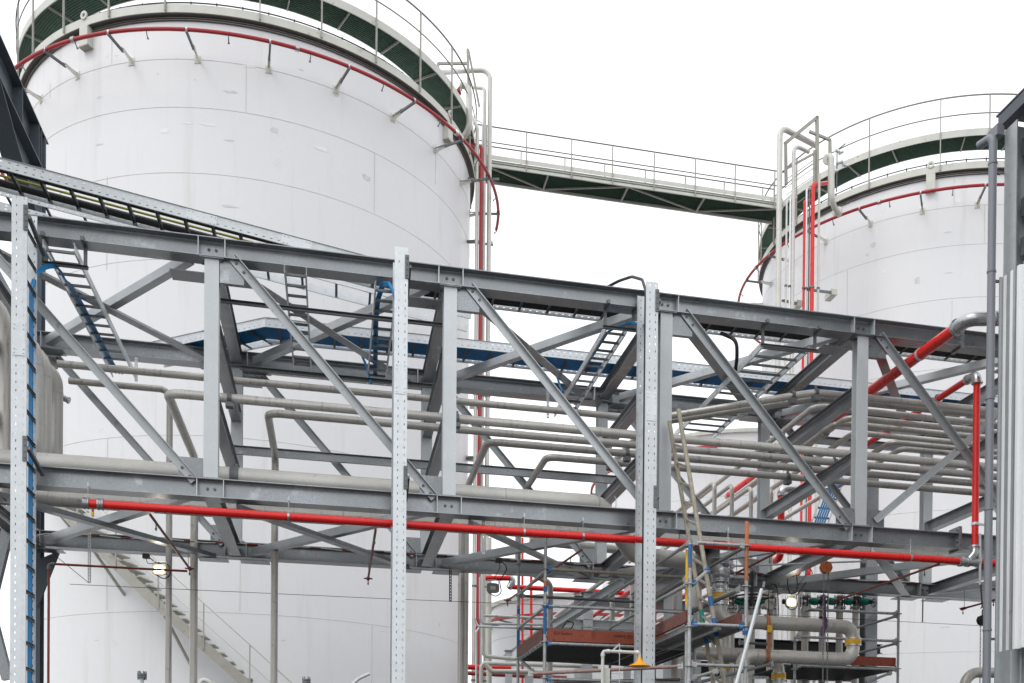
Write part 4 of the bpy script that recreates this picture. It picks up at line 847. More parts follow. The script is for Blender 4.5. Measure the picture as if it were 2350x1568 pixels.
xs1 = stand(1250, 1236, Y1_, 'front standard of the open scaffold with blue, orange and navy bands', ((1334, 1346, 'orange'), (1346, 1360, 'bluet'), (1392, 1456, 'bluet')), (1306, 1390, 1473, 1556))
xs2 = stand(1189, 1262, Y2_, 'rear left standard of the open scaffold, dark blue in its lower part', ((1390, 1396, 'orange'), (1397, 1410, 'bluet'), (1445, 1508, 'bluet')), (1295, 1368, 1441, 1512))
xe1 = A(1600, 1400, Y=Y1_).x
zl1 = {v: A(1250, v, Y=Y1_).z for v in (1306, 1390, 1476, 1558)}
for v, lab, m in ((1306, 'top front ledger of the open scaffold, stained yellow', 'ladw'), (1390, 'middle front ledger of the open scaffold, plain grey', 'scaf'), (1476, 'front ledger right under the red brown toe board', 'scaf'), (1558, 'bottom front ledger of the open scaffold with a blue end', 'scaf')):
    ledg((xs1, Y1_, zl1[v]), (xe1, Y1_, zl1[v]), lab, m=m, hm='bluet')
for v, lab in ((1306, 'top'), (1390, 'middle')):
    ledg((xs1, Y1_, zl1[v]-.02), (xs2, Y2_, zl1[v]-.02), '%s end ledger of the open scaffold, running back from its front standard' % lab, m='scaf')
    ledg((xs2, Y2_, zl1[v]-.02), (xe1, Y2_, zl1[v]-.02), '%s rear ledger of the open scaffold, dark grey' % lab, m='zincd')
zb0, zb1 = A(1255, 1471, Y=Y1_).z, A(1255, 1443, Y=Y1_).z
t = thing('toe_board', (xs1, Y1_, zb0), 'bright red brown toe board with black lettering on the open scaffold front', 'toe board', 'scaffold toe boards')
MB().box(xs1+.035, xe1, Y1_-.02, Y1_+.02, zb0, zb1).build('board', 'plank', t)
p = A(1270, 1456, Y=Y1_-.022); text('GD Scafom', (p.x, Y1_-.0215, p.z), X_, Z_, .062, t)
p = A(1452, 1466, Y=Y1_-.022); text('GD Scafom', (p.x, Y1_-.0215, p.z+.045), -X_, -Z_, .062, t)
t = thing('toe_board', (xs1, Y2_, zb0), 'weathered brown toe board closing the left end of the open scaffold', 'toe board', 'scaffold toe boards')
MB().bar((xs1-.02, Y1_+.04, (zb0+zb1)/2), (xs2+.0, Y2_-.05, (zb0+zb1)/2), .04, zb1-zb0).build('board', 'plank2', t)
t = thing('scaffold_deck', (xs1+2, 16, zb0), 'dark ribbed underside of the open scaffold deck behind the red brown board', 'scaffold deck', 'scaffold decks')
for k in range(6):
    y0 = Y1_+.03+k*.345; b = MB(); b.box(xs1+.0-.0*k, xe1, y0, y0+.32, zb0-.005, zb0+.012)
    for q in range(5): b.box(xs1+.01, xe1, y0+.01+q*.07, y0+.03+q*.07, zb0-.055, zb0-.006)
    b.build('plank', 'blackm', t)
for k in range(9): y = Y1_+.1+k*.22; MB().bar((xs1-.05, y, zb0-.05), (xs1+.0, y, zb0+.0), .05, .06).build('plank_hook', 'scaf', t)
ledg(A(1199, 1518, Y=17.0), A(1224, 1543, Y=15.5), 'short dark brace under the left end of the open scaffold', m='zincd', nm='scaffold_brace')
# loose reddish tube in front of the right riser
ledg(A(1208, 1547, Y=14.2), A(1573, 1529, Y=13.2), 'long pinkish brown tube crossing in front of the right cable riser', m='pinkb', nm='scaffold_tube')
p, q = A(1376, 1539, Y=13.72), A(1392, 1538, Y=13.69)
# corner scaffold
Yf2 = 12.9
xs3 = stand(1581.5, 1247, Yf2, 'front left standard of the corner scaffold, beside the leaning ladder', ((1230+20, 1300, 'bluet'), (1300, 1304, 'redo'), (1304, 1392, 'scaf')), (1340, 1438, 1529))
xs4 = stand(1711, 1197, Yf2, 'front right standard of the corner scaffold with a rusty orange top', ((1197, 1252, 'orange'), (1252, 1334, 'rust')), (1253, 1346, 1438, 1530))
stand(1575.5, 1262, 13.2, 'thin yellow painted pole tied behind the corner scaffold standard', ((1262, 1390, 'yel'),), ())
z2 = {v: A(1711, v, Y=Yf2).z for v in (1253, 1346, 1438, 1530)}
for v, lab, m, hm in ((1253, 'top front ledger of the corner scaffold, passing behind the ladder', 'scaf', None), (1438, 'front ledger of the corner scaffold with blue and white tape', 'scaf', 'bluet'), (1530, 'lowest front ledger of the corner scaffold', 'scaf', None)):
    ledg((xs3, Yf2, z2[v]), (xs4, Yf2, z2[v]), lab, m=m, hm=hm)
for a, c in ((1622, 1630), (1640, 1648), (1664, 1670)): pass
b = MB()
for k, (v, x, w_) in enumerate(((1253, xs3, 'left'), (1346, xs3, 'left'), (1253, xs4, 'right'), (1346, xs4, 'right'))):
    ledg((x, Yf2, z2[v]), (x-.02, 16.9, z2[v]), '%s guard rail running back from the %s standard of the corner scaffold' % ('upper' if v == 1253 else 'lower', w_), m='scaf' if k in (0, 1) else 'zincd')
zd = z2[1438]
for x, w_, m in ((xs3-.01, 'left', 'plank2'), (xs4-.05, 'right', 'plank2')):
    t = thing('toe_board', (x, Yf2, zd+.04), 'weathered brown toe board along the %s side of the corner scaffold' % w_, 'toe board', 'scaffold toe boards')
    MB().box(x-.02, x+.02, Yf2+.06, 16.9, zd+.03, zd+.19).build('board', m, t)
t = thing('scaffold_deck', ((xs3+xs4)/2, 15, zd), 'perforated steel deck of the corner scaffold seen from below', 'scaffold deck', 'scaffold decks')
for k in range(2):
    x0 = xs3+.04+k*(xs4-xs3)/2; b = MB(); b.box(x0, x0+.32, Yf2+.03, 16.9, zd+.0, zd+.02)
    for e in (x0, x0+.30): b.box(e, e+.02, Yf2+.04, 16.9, zd-.05, zd-.001)
    for r in range(40): b.box(x0+.02, x0+.30, Yf2+.1+r*.095, Yf2+.13+r*.095, zd-.012, zd-.001)
    b.build('plank', 'scaf', t)
for y, w_ in ((14.9, 'middle'), (16.9, 'rear')):
    for x, s in ((xs3, 'left'), (xs4, 'right')):
        t = thing('scaffold_standard', (x, y, 0), '%s %s standard of the corner scaffold, deep under the bridge' % (w_, s), 'scaffold pole', 'scaffold standards')
        MB().tube([(x, y, .02), (x, y, z2[1346]-.0)], RT_, 12).build('tube', 'scaf', t)
        for zz in (z2[1438], z2[1530], z2[1530]-.5): MB().lathe((x, y, zz), Z_, [(RT_, 0), (.061, 0), (.061, .01), (RT_, .01)], 14, cap=False).build('rosette', 'scaf', t)
ledg(A(1587, 1342, Y=12.95), A(1628, 1306, Y=13.3), 'short tube tying the leaning ladder to the corner scaffold', m='scaf', hm='bluet', nm='scaffold_tube')
t = thing('scaffold_tube', A(1689, 1568, Y=12.75), 'bright loose galvanised tube leaning across the orange topped standard', 'scaffold tube', 'scaffold tubes')
pa, pc = A(1748, 1352, Y=12.80), A(1660, 1680, Y=12.60); MB().tube([pa, pc+(pc-pa)*.55], RT_, 12).build('tube', 'galv2', t)
b = MB(); p = A(1750, 1343, Y=12.8); b.bar(p+X_*.01-Z_*.03, p+X_*.02+Z_*.045, .05, .012); b.build('flattened_end', 'scaf', t)
t = thing('scaffold_coupler', A(1708, 1453, Y=12.84), 'blue coupler joining the loose tube to the orange topped standard', 'coupler')
p = A(1711, 1452, Y=Yf2); MB().lathe(p-Z_*.025, Z_, [(RT_, 0), (.042, .0), (.042, .05), (RT_, .05)], 10).build('sleeve', 'bluet', t)
p = A(1719, 1450, Y=12.82); MB().lathe(p-Z_*.025, Z_-X_*.2, [(RT_, 0), (.042, .0), (.042, .05), (RT_, .05)], 10).build('sleeve', 'bluet', t)
# right scaffold beyond the valves
Y3_ = 17.0
xs5 = stand(2061, 1370, Y3_, 'rightmost scaffold standard against the right tank', (), (1409, 1472, 1535), gr='scaffold standards')
xs6 = stand(1824, 1462, Y3_, 'left standard of the scaffold behind the large pipes', (), (1472, 1536))
for v, lab, u in ((1409, 'top', 1840), (1472, 'middle', 1824), (1537, 'bottom', 1824)):
    z = A(2061, v, Y=Y3_).z; ledg((A(u, v, Y=Y3_).x, Y3_, z), (xs5, Y3_, z), '%s front ledger of the rightmost scaffold' % lab)
    if v < 1537: ledg((xs5, Y3_, z-.03), (xs5-.02, Y3_+2.05, z-.03), '%s end ledger of the rightmost scaffold' % lab)
z = A(2061, 1530, Y=Y3_).z
t = thing('toe_board', (xs5-.6, Y3_+.04, z), 'dark red toe board at the right end behind the lower large pipe', 'toe board', 'scaffold toe boards')
MB().box(A(1880, 1500, Y=Y3_).x, xs5-.03, Y3_+.02, Y3_+.06, z, z+.16).build('board', 'plank', t)
t = thing('scaffold_deck', (xs5-1, Y3_+1, z), 'dark underside of the rightmost scaffold deck', 'scaffold deck', 'scaffold decks')
for k in range(5):
    b = MB(); y0 = Y3_+.05+k*.4; b.box(xs6, xs5, y0, y0+.37, z-.03, z-.01)
    for q in range(4): b.box(xs6, xs5, y0+.02+q*.1, y0+.05+q*.1, z-.07, z-.031)
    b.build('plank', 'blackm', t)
ledg((xs5-.1, Y3_, z-.1), A(1985, 1568, Y=Y3_), 'short sloping brace under the rightmost scaffold', nm='scaffold_brace')
LX(1672, 1300, 1991, 1288, 16.2, 'thin pale tube lying level just below the red fire main', m='galv2', nm='scaffold_tube', r=.016)
# leaning wooden-looking ladder
t = thing('ladder', A(1650, 1568, Y=13), 'long weathered aluminium ladder leaning on the front truss, with blue tape', 'ladder')
def stile(u0, v0, u1, v1, Y0, Y1, nm='stile'):
    a, c = A(u0, v0, Y=Y0), A(u1, v1, Y=Y1); d = (c-a).normalized(); e = a+d*((a.z-.03)/-d.z)
    b = MB(); b.tube([a, e], .031, 12); b.build(nm, 'ladw', t); return a, d
aF, dF = stile(1536, 967, 1637, 1568, 14.42, 13.75); aN, dN = stile(1557, 940, 1663, 1568, 14.02, 13.35)
k = .35
while k < 7.2:
    p, q = aF+dF*(k*1.0), aN+dN*(k+.22)
    if q.z > .1: MB().bar(p, q, .028, .028).build('rung', 'ladw', t)
    k += .285
for (a, d, us) in ((aF, dF, (1400, 1435, 'teal')), (aF, dF, (1440, 1478, 'bluet')), (aN, dN, (1420, 1462, 'bluet')), (aN, dN, (1370, 1392, 'bluet'))):
    Yg = a.y; zz = []
    for v in us[:2]:
        # point on the stile at image row v
        lo, hi = 0, 8
        for _ in range(40):
            m_ = (lo+hi)/2; P = a+d*m_; w_ = P-EYE; vv = CY-F*w_.dot(UP)/w_.dot(FWD)
            if vv < v: lo = m_
            else: hi = m_
        zz.append(a+d*lo)
    MB().tube(zz, .0335, 12).build('tape_band', us[2], t)
# ================================================================ emergency shower
Ysh = 13.2
t = thing('emergency_shower', A(1384, 1568, Y=Ysh), 'emergency shower with a yellow orange head on a pale pipe arm', 'emergency shower')
x0 = A(1383, 1540, Y=Ysh).x; z1 = A(1420, 1496, Y=Ysh).z; x1 = A(1468, 1500, Y=Ysh).x
MB().tube([(x0, Ysh, .02), (x0, Ysh, z1), (x1, Ysh, z1), (x1, Ysh, z1-.06)], .0215, 12, .035).build('pipe_arm', 'tankc', t)
for p, ax in (((x0, Ysh, z1-.07), Z_), ((x0+.05, Ysh, z1), X_), ((x1-.06, Ysh, z1), X_), ((x0+.21, Ysh, z1), X_)): MB().lathe(p, ax, [(.02, 0), (.029, .002), (.029, .04), (.02, .042)], 12, cap=False).build('fitting', 'zinc', t)
b = MB(); b.lathe((x1, Ysh, z1-.055), -Z_, [(.02, 0), (.028, .02), (.036, .05), (.058, .075), (.105, .100), (.138, .112), (.142, .122), (.132, .128), (.06, .11), (.01, .10)], 32); b.build('shower_head', 'amber', t)
xr_ = A(1421, 1480, Y=Ysh).x
b = MB(); b.bar((xr_-.09, Ysh, z1+.01), (xr_, Ysh-.02, z1+.10), .022, .008, Y_); b.tube([(xr_, Ysh-.02, z1+.09), (xr_, Ysh-.02, .9)], .005, 6); b.build('pull_rod', 'galv2', t)
p = A(1393, 1535, Y=Ysh); MB().box(p.x-.035, p.x+.045, Ysh+.02, Ysh+.024, .6, p.z+.01).build('sign_panel', 'tankc', t)
# ================================================================ flood lamps
def lamp(u, v, Y, lit, lab, clampuv):
    p = A(u, v, Y=Y); t = thing('flood_lamp', p-Z_*.1, lab, 'flood lamp', 'flood lamps hung on the rear bottom chord')
    b = MB(); n = 20; w_, h_ = .105, .082
    def rr(s, y): return [(p.x+(w_*s)*(abs(math.cos(a))**.7*(1 if math.cos(a) > 0 else -1)), y, p.z+(h_*s)*(abs(math.sin(a))**.5*(1 if math.sin(a) > 0 else -1))) for a in [2*math.pi*i/n for i in range(n)]]
    rings = [rr(1, p.y-.03), rr(1.05, p.y-.01), rr(1, p.y+.02), rr(.8, p.y+.06), rr(.55, p.y+.09)]
    vs = [q for r_ in rings for q in r_]; fs = [(i*n+j, i*n+(j+1) % n, (i+1)*n+(j+1) % n, (i+1)*n+j) for i in range(4) for j in range(n)]+[tuple(range(4*n, 5*n))]
    # front rim
    inner = rr(.78, p.y-.03); vs += inner; fs += [(5*n+j, 5*n+(j+1) % n, (j+1) % n, j) for j in range(n)]
    b.add(vs, fs); b.build('housing', 'pvc' if not lit else 'yel' if 0 else 'stk', t)
    MB().add(rr(.78, p.y-.028), [tuple(range(n))]).build('lens', 'glow' if lit else 'glass', t)
    if lit: MB().add(rr(.58, p.y-.031), [tuple(range(n))]).build('led_array', 'lit', t)
    if not lit: MB().box(p.x-.045, p.x+.045, p.y-.031, p.y-.0285, p.z-.03, p.z+.03).build('led_panel', 'yg' if 0 else 'tankc', t)
    MB().tube([p+V((-.1, .01, .03)), p+V((-.1, .02, .14)), p+V((.1, .02, .14)), p+V((.1, .01, .03))], .007, 6, .03).build('bracket', 'zinc', t)
    c = A(*clampuv, Y=Y+.05)
    b = MB(); b.box(c.x-.05, c.x+.05, c.y-.03, c.y+.06, c.z-.03, c.z+.04); b.tube([c-Z_*.02, c-Z_*.12+X_*.02, p+V((.0, .03, .12))], .006, 6, .05)
    b.tube([c+V((.03, 0, 0)), c+V((.16, .02, -.10)), p+V((.12, .05, .13)), p+V((.16, .06, -.06)), p+V((.06, .08, -.13)), p+V((-.08, .06, -.06)), p+V((-.09, .05, .05))], .009, 6, .08)
    b.build('power_lead', 'black', t)
    if lit:
        l = bpy.data.lights.new('lamp_light', 'POINT'); l.energy = 1.5; l.color = (1, .93, .75); l.shadow_soft_size = .07; lo = bpy.data.objects.new('lamp_light', l); COL.objects.link(lo); lo.location = V((0, -.12, .1)); lo.parent = t
    return t
lamp(366, 1308, 17.6, True, 'lit flood lamp on the left, in front of the tank stair', (335, 1277))
lamp(1131, 1350, 17.6, False, 'unlit grey flood lamp with a looped black lead near the bridge centre', (1145, 1287))
lamp(1815, 1383, 17.6, True, 'lit flood lamp among the valves on the right', (1850, 1300))
# ================================================================ tape, wire, slotted strips
n = 90; pts = []
for i in range(n+1):
    u = 84+i*(2258-84)/n; v = 1224.5+(u-132)*.0577+1.6*math.sin(i*.9)+(8 if i == 0 else 0)
    pts.append(A(u, v, Y=17.90))
t = thing('barrier_tape', pts[0], 'thin twisted red and white tape strung along the rear bottom chord', 'tape')
for i in range(0, n, 3):
    MB().tube(pts[i:i+3], .010, 6).build('white_strand', 'tankc', t)
    if i+3 <= n: MB().tube(pts[i+2:i+4], .010, 6).build('red_strand', 'redo', t)
cable([A(84, 1240, Y=17.95), A(204, 1338, Y=17.6)], .005, 'black', 'thin slack wire slanting down from the left column to a slotted strip', n=5)
cable([A(160, 1341, Y=17.8), A(900, 1375, Y=17.7), A(1600, 1402, Y=17.8), A(2262, 1437, Y=17.9)], .0045, 'black', 'long thin wire stretched level in front of both tanks', n=5)
def strip_(u, v0, v1, Y, lab, m='zinc', du=0):
    p, q = A(u, v1, Y=Y), A(u+du, v0, Y=Y); b = MB(); b.perf(p, q, X_, .041, rows=(.5,), sl=.028, sh=.013, pitch=.05, lip=.03); one(b, 'slotted_strip', m, lab, 'slotted strut', 'slotted struts hanging from the bridge')
strip_(201.5, 1217, 1463-125, 17.6, 'slotted silver strip hanging left of the tank stair')
strip_(1031, 1305, 1381, 17.8, 'dark slotted strip hanging below the rear chord by the grey poles', 'blackm')
strip_(1106, 1181, 1272, 14.9, 'bright slotted strut hanging through the red fire main')
strip_(1255, 893, 960, 17.8, 'slotted strut hanging from the rear top chord beside the sloping ladder')
strip_(309, 820, 875, 17.8, 'slotted strut hanging from the rear top chord near the blue cable ladder')
cable([A(2118, 1375, Y=17.9), A(2117, 1428, Y=17.9)], .014, 'stk', 'thin rod hanging from the rear bottom chord in front of the right tank', cat='rod', nm='hanging_rod')
cable([A(2249, 1225, Y=14.3), A(2249, 1342, Y=14.3)], .018, 'zinc', 'silver strut hanging beside the fire main elbow', cat='rod', nm='hanging_rod')
# ================================================================ chain hoists
def hoist(u, v, Y, m, lab, v1, hang):
    p = A(u, v, Y=Y); t = thing('chain_hoist', p, lab, 'chain hoist', 'chain hoists')
    MB().lathe(p-Y_*.07, Y_, [(.02, -.02), (.035, -.02), (.035, .0), (.07, .003), (.075, .015), (.095, .018), (.095, .05), (.06, .055), (.06, .075), (.095, .08), (.095, .11), (.04, .125)], 8).build('housing', m, t)
    b = MB(); b.tube([p+Z_*.08, p+Z_*.17, p+Z_*.21+X_*.03, p+Z_*.25, p+Z_*.21-X_*.03], .012, 8, .03); b.build('hook', 'orange' if m == 'orange' else 'black', t)
    tp = A(*hang, Y=Y+.1)
    b = MB(); b.bar(p+Z_*.23, tp, .03, .006, Y_); b.build('sling', 'black', t)
    for k, (dx, v_) in enumerate(((-.03, v1), (.045, v1), (.03 if m != 'orange' else -.018, v1))):
        z0 = A(u, v_, Y=Y).z; b = MB(); z = p.z-.07; i = 0
        while z > max(z0, .4):
            c = p+X_*dx; c.z = z
            ux = X_ if i % 2 == 0 else Y_
            b.tube([c-ux*.010+Z_*.017, c+ux*.010+Z_*.017, c+ux*.010-Z_*.017, c-ux*.010-Z_*.017, c-ux*.010+Z_*.017], .005, 4); z -= .036; i += 1
        b.build('load_chain' if k < 2 else 'hand_chain', 'zincd', t, smooth=60)
        if k == 1 and m == 'orange': break
    return t
hoist(1895, 1303, 15.1, 'orange', 'orange chain hoist with long chains hanging past the upper large pipe', 1600, (1900, 1270))
hoist(2254, 1424, 16.5, 'black', 'black chain hoist hanging beside the drainpipe', 1600, (2250, 1330))
t = thing('lifting_strap', A(1883, 1470, Y=15.3), 'dark purple lifting strap wrapped round the upper large pipe', 'lifting strap')
b = MB()
YP = 15.9
pc = A(1886, 1432, Y=YP); b.lathe(pc-X_*.03, X_-Z_*.05, [(.120, 0), (.127, 0), (.127, .07), (.120, .07)], 24, cap=False); b.bar(pc-V((.01, .125, .0)), pc-V((.05, .125, .22)), .008, .06, X_); b.bar(pc+V((0, -.12, .05)), A(1889, 1365, Y=15.5), .05, .01, Y_)
b.build('webbing', 'purple', t)
# ================================================================ large stainless pipes and valve assembly
RP = .112
a = A(1700, 1426, Y=YP); c = A(1958, 1440, Y=YP); a.z = c.z = (a.z+c.z)/2
xV = A(1652, 1350, Y=YP).x; zlo = A(1850, 1510, Y=YP).z; xl2 = A(1718, 1540, Y=YP-.3).x
t = thing('large_pipe', (xV, YP, a.z), 'upper large stainless pipe bending down to a yellow banded coupling', 'pipe', 'large stainless pipes under the bridge')
MB().tube([(xV, YP, A(1652, 1380, Y=YP).z), (xV, YP, a.z), (c.x, YP, a.z), (c.x, YP, A(1958, 1468, Y=YP).z)], RP, 24, .20, seg=10).build('pipe_run', 'steel', t)
t2 = thing('large_pipe', (c.x, YP, zlo), 'lower large stainless pipe running from the yellow coupling to a bend at the left', 'pipe', 'large stainless pipes under the bridge')
MB().tube([(c.x, YP, A(1958, 1480, Y=YP).z), (c.x, YP, zlo), (xl2, YP, zlo), (xl2, YP-.05, .1)], RP-.004, 24, .20, seg=10).build('pipe_run', 'steel', t2)
for pp in ((c.x-.22, YP, zlo), (xl2+.24, YP, zlo)): MB().lathe(V(pp)-X_*.006, X_, [(RP-.004, 0), (RP+.003, .003), (RP+.003, .009), (RP-.004, .012)], 24, cap=False).build('weld_bead', 'steel', t2)
def yband(x, y, z, r, par, ax=Z_):
    MB().lathe(V((x, y, z))-V(ax)*.06, ax, [(r, 0), (r+.025, 0), (r+.025, .012), (r+.012, .013), (r+.012, .107), (r+.025, .108), (r+.025, .12), (r, .12)], 24, cap=False).build('coupling', 'chrome', par)
    MB().lathe(V((x, y, z))-V(ax)*.045, ax, [(r+.012, 0), (r+.022, .0), (r+.022, .04), (r+.017, .045), (r+.022, .05), (r+.022, .09), (r+.012, .09)], 24, cap=False).build('yellow_cover', 'yel', par)
yband(c.x, YP, A(1958, 1474, Y=YP).z, RP, t)
t3 = thing('large_pipe', A(1788, 1568, Y=YP+.5), 'short stainless bend ending in a low yellow banded coupling', 'pipe', 'large stainless pipes under the bridge')
p = A(1787, 1553, Y=YP+.5); MB().tube([(p.x-.9, YP+.75, zlo+.08), (p.x, YP+.5, zlo-.02), (p.x, YP+.5, .1)], .10, 20, .16).build('pipe_run', 'steel', t3); yband(p.x, YP+.5, p.z, .10, t3)
t4 = thing('large_pipe', A(1665, 1505, Y=YP+.5), 'dark stainless pipe continuing left behind the ladder', 'pipe', 'large stainless pipes under the bridge')
p = A(1700, 1503, Y=YP+.6); MB().tube([(p.x+.4, p.y, p.z), (p.x-1.1, p.y, p.z), (p.x-1.1, p.y, .1)], RP, 20, .2).build('pipe_run', 'steel', t4)
p = A(1668, 1560, Y=YP); 
t5 = thing('large_pipe', (A(1668, 1540, Y=YP+.2).x, YP+.2, .1), 'vertical stainless pipe with a low yellow band behind the ladder foot', 'pipe', 'large stainless pipes under the bridge')
q = A(1664, 1540, Y=YP+.9); MB().tube([(q.x, q.y, A(1664, 1440, Y=q.y).z), (q.x, q.y, .1)], .09, 18).build('pipe_run', 'steel', t5); yband(q.x, q.y, A(1664, 1532, Y=q.y).z, .09, t5)
t = thing('valve_assembly', (xV, YP, A(1652, 1380, Y=YP).z), 'round bodied stainless valve assembly hanging above the upper large pipe', 'valve')
def zz(v): return A(1652, v, Y=YP).z
MB().tube([(xV, YP, zz(1292)), (xV, YP, 4.96)], .10, 20).build('inlet', 'steel', t)
def fl_(z, r=.16, par=t, n=10):
    b = MB(); b.lathe((xV, YP, z-.03), Z_, [(.10, 0), (r, 0), (r, .028), (.10, .028)], 24); b.lathe((xV, YP, z+.003), Z_, [(.10, 0), (r, 0), (r, .028), (.10, .028)], 24)
    for k in range(n): a_ = 2*math.pi*k/n; b.tube([(xV+(r-.02)*math.cos(a_), YP+(r-.02)*math.sin(a_), z-.055), (xV+(r-.02)*math.cos(a_), YP+(r-.02)*math.sin(a_), z+.055)], .011, 6)
    b.build('flange', 'chrome', par)
fl_(zz(1293)); fl_(zz(1334)); fl_(zz(1358), .15); fl_(zz(1385), .145)
MB().lathe((xV, YP, zz(1298)), -Z_, [(.09, 0), (.13, .03), (.155, .08), (.16, .13), (.15, .19), (.12, .24), (.09, .25)], 28).build('valve_body', 'chrome', t)
MB().lathe((xV, YP, zz(1338)), -Z_, [(.10, 0), (.12, .02), (.12, .06), (.10, .12)], 24).build('lower_body', 'chrome', t)
MB().lathe((xV, YP, zz(1363)), -Z_, [(.10, 0), (.145, .0), (.145, .05), (.138, .055), (.145, .06), (.145, .11), (.10, .11)], 24).build('yellow_cover', 'yel', t)
b = MB(); p = V((xV+.1, YP, zz(1324))); b.tube([p, p+X_*.38], .045, 14); b.lathe(p+X_*.12, X_, [(.04, 0), (.085, 0), (.085, .05), (.04, .05)], 16, cap=False); b.build('side_branch', 'chrome', t)
# ---- row of valves on the vertical pipe bank
Yv = 18.9
for k, (u, hz) in enumerate(((1678, 0), (1725, 1), (1768, 0), (1848, 0), (1888, 0), (1927, 0), (1964, 1))):
    p = A(u, 1383, Y=Yv); nm_ = ('first', 'second', 'third', 'fourth', 'fifth', 'sixth', 'seventh')[k]
    t = thing('bank_pipe', (p.x, Yv, .05), 'vertical grey pipe of the pipe bank under the valves, %s from the left' % nm_, 'pipe', 'vertical pipe bank')
    MB().tube([(p.x, Yv, .05), (p.x, Yv, p.z-.10)], .07, 14).build('pipe_run', 'steel', t)
    MB().tube([(p.x, Yv, p.z+.12), (p.x, Yv, 5.15)], .055, 14).build('pipe_run', 'steel', t)
    t = thing('gate_valve', (p.x, Yv, p.z-.1), 'small valve with a %s gearbox on the pipe bank, %s from the left' % ('green' if k != 2 else 'bare steel', nm_), 'valve', 'valves on the pipe bank')
    b = MB(); b.lathe((p.x, Yv, p.z-.12), Z_, [(.07, 0), (.12, 0), (.12, .03), (.06, .04), (.07, .08), (.085, .12), (.07, .16), (.06, .2), (.12, .21), (.12, .24), (.06, .24)], 18); b.build('body', 'chrome', t)
    b = MB()
    for j in range(8): a_ = j*.785; b.tube([(p.x+.10*math.cos(a_), Yv+.10*math.sin(a_), p.z-.14), (p.x+.10*math.cos(a_), Yv+.10*math.sin(a_), p.z+.14)], .009, 5)
    b.build('studs', 'black', t)
    if k != 2: b = MB(); b.lathe((p.x+.06, Yv-.06, p.z+.02), X_, [(.03, 0), (.05, .01), (.05, .05), (.075, .055), (.075, .15), (.04, .16)], 10); b.build('gearbox', 'teal', t)
    b = MB(); b.lathe((p.x+.22, Yv-.06, p.z+.02), X_, [(.03, 0), (.05, .01), (.05, .08), (.015, .09), (.015, .14)], 10)
    rr_ = [(p.x+.36, Yv-.06+.085*math.cos(j*math.pi/8), p.z+.0+.085*math.sin(j*math.pi/8)) for j in range(17)]
    b.tube(rr_, .009, 6); b.bar((p.x+.36, Yv-.145, p.z), (p.x+.36, Yv+.025, p.z), .012, .012); b.bar((p.x+.36, Yv-.06, p.z-.08), (p.x+.36, Yv-.06, p.z+.08), .012, .012, Y_)
    b.build('hand_wheel', 'black', t)
p = A(1725, 1371, Y=17.2)
t = thing('hand_wheel', p, 'large black handwheel on a stem beside the orange topped standard', 'handwheel')
rr_ = [(p.x+.30*math.cos(j*math.pi/12), p.y+.30*math.sin(j*math.pi/12), p.z) for j in range(25)]; MB().tube(rr_, .016, 8).build('rim', 'black', t)
b = MB()
for j in range(3): b.bar(p, V(rr_[j*8]), .02, .02)
b.build('spoke', 'black', t); MB().tube([p-Z_*.1, p+Z_*.45], .03, 10).build('stem', 'black', t)
# ---- dark beams and rear rack under the bridge
for (u0, v0, u1, v1, Y, h, lab, m) in ((1655, 1476, 2020, 1490, 20.2, .19, 'dark beam seen between the vertical pipes, upper', 'black'), (1540, 1530, 2010, 1552, 20.6, .3, 'dark beam low behind the vertical pipes', 'black'),
                                        (1290, 1432, 1460, 1436, 21.5, .17, 'grey beam of the rear pipe rack seen above the red brown board', 'galv2')):
    p, q = A(u0, v0, Y=Y), A(u1, v1, Y=Y); q.z = p.z = (p.z+q.z)/2; one(MB().hb(p, q, h, .2, .012, .009), 'steel_beam', m, lab, 'beam', 'low beams behind the scaffold')
for (u, v0, Y, w_, lab) in ((1348, 1362, 21.5, .20, 'grey column with a flat cap behind the open scaffold'), (1329, 1364, 23.5, .16, 'thin grey column just left of the capped one'), (1441, 1330, 21.8, .13, 'grey column beside the right cable riser, behind the open scaffold'),
                            (1168, 1495, 24, .14, 'low grey column left behind the open scaffold'), (1214, 1540, 22.5, .16, 'short grey column under the open scaffold deck'), (1545, 1310, 20.5, .3, 'wide grey column behind the corner scaffold, left'), (1596, 1345, 20.2, .20, 'pale grey column behind the leaning ladder'),
                            ):
    p = A(u, v0, Y=Y); t = thing('steel_column', (p.x, Y, 0), lab, 'column', 'grey columns of the rear pipe rack')
    MB().hb((p.x, Y, .02), (p.x, Y, p.z), w_, w_, .01, .008, up=Y_).build('shaft', 'galv2', t); MB().box(p.x-w_*.75, p.x+w_*.75, Y-w_*.75, Y+w_*.75, p.z+.001, p.z+.018).build('cap_plate', 'galv', t)
zR = 5.75
for k in range(9):
    x = 5.2+k*.42; m = ('steell', 'steell', 'red', 'steell', 'steell', 'red', 'steell', 'steel', 'steell')[k]; r = (.05, .07, .05, .05, .08, .06, .05, .06, .05)[k]
    pipe([(x, 19.6, zR-.9), (x, 19.6, zR), (x, 33, zR)], r, m, '%s pipe of the rear rack running towards the tanks, %s from the left' % ('red' if m == 'red' else 'grey', ('first', 'second', 'third', 'fourth', 'fifth', 'sixth', 'seventh', 'eighth', 'ninth')[k]), .15, (), None, 'pipes of the rear rack')
for k, y in enumerate((21.6, 25, 28.5)): one(MB().hb((4.9, y, zR-.2), (9.1, y, zR-.2), .2, .16, .01, .008), 'steel_beam', 'galv', '%s cross beam carrying the rear rack pipes' % ('nearest', 'middle', 'farthest')[k], 'beam', 'cross beams of the rear rack')
one(MB().hb(A(1270, 1437, Y=19.0), A(1430, 1337, Y=17.6), .15, .15, .01, .008), 'steel_brace', 'galv2', 'pale sloping brace behind the open scaffold guard rails', 'brace')
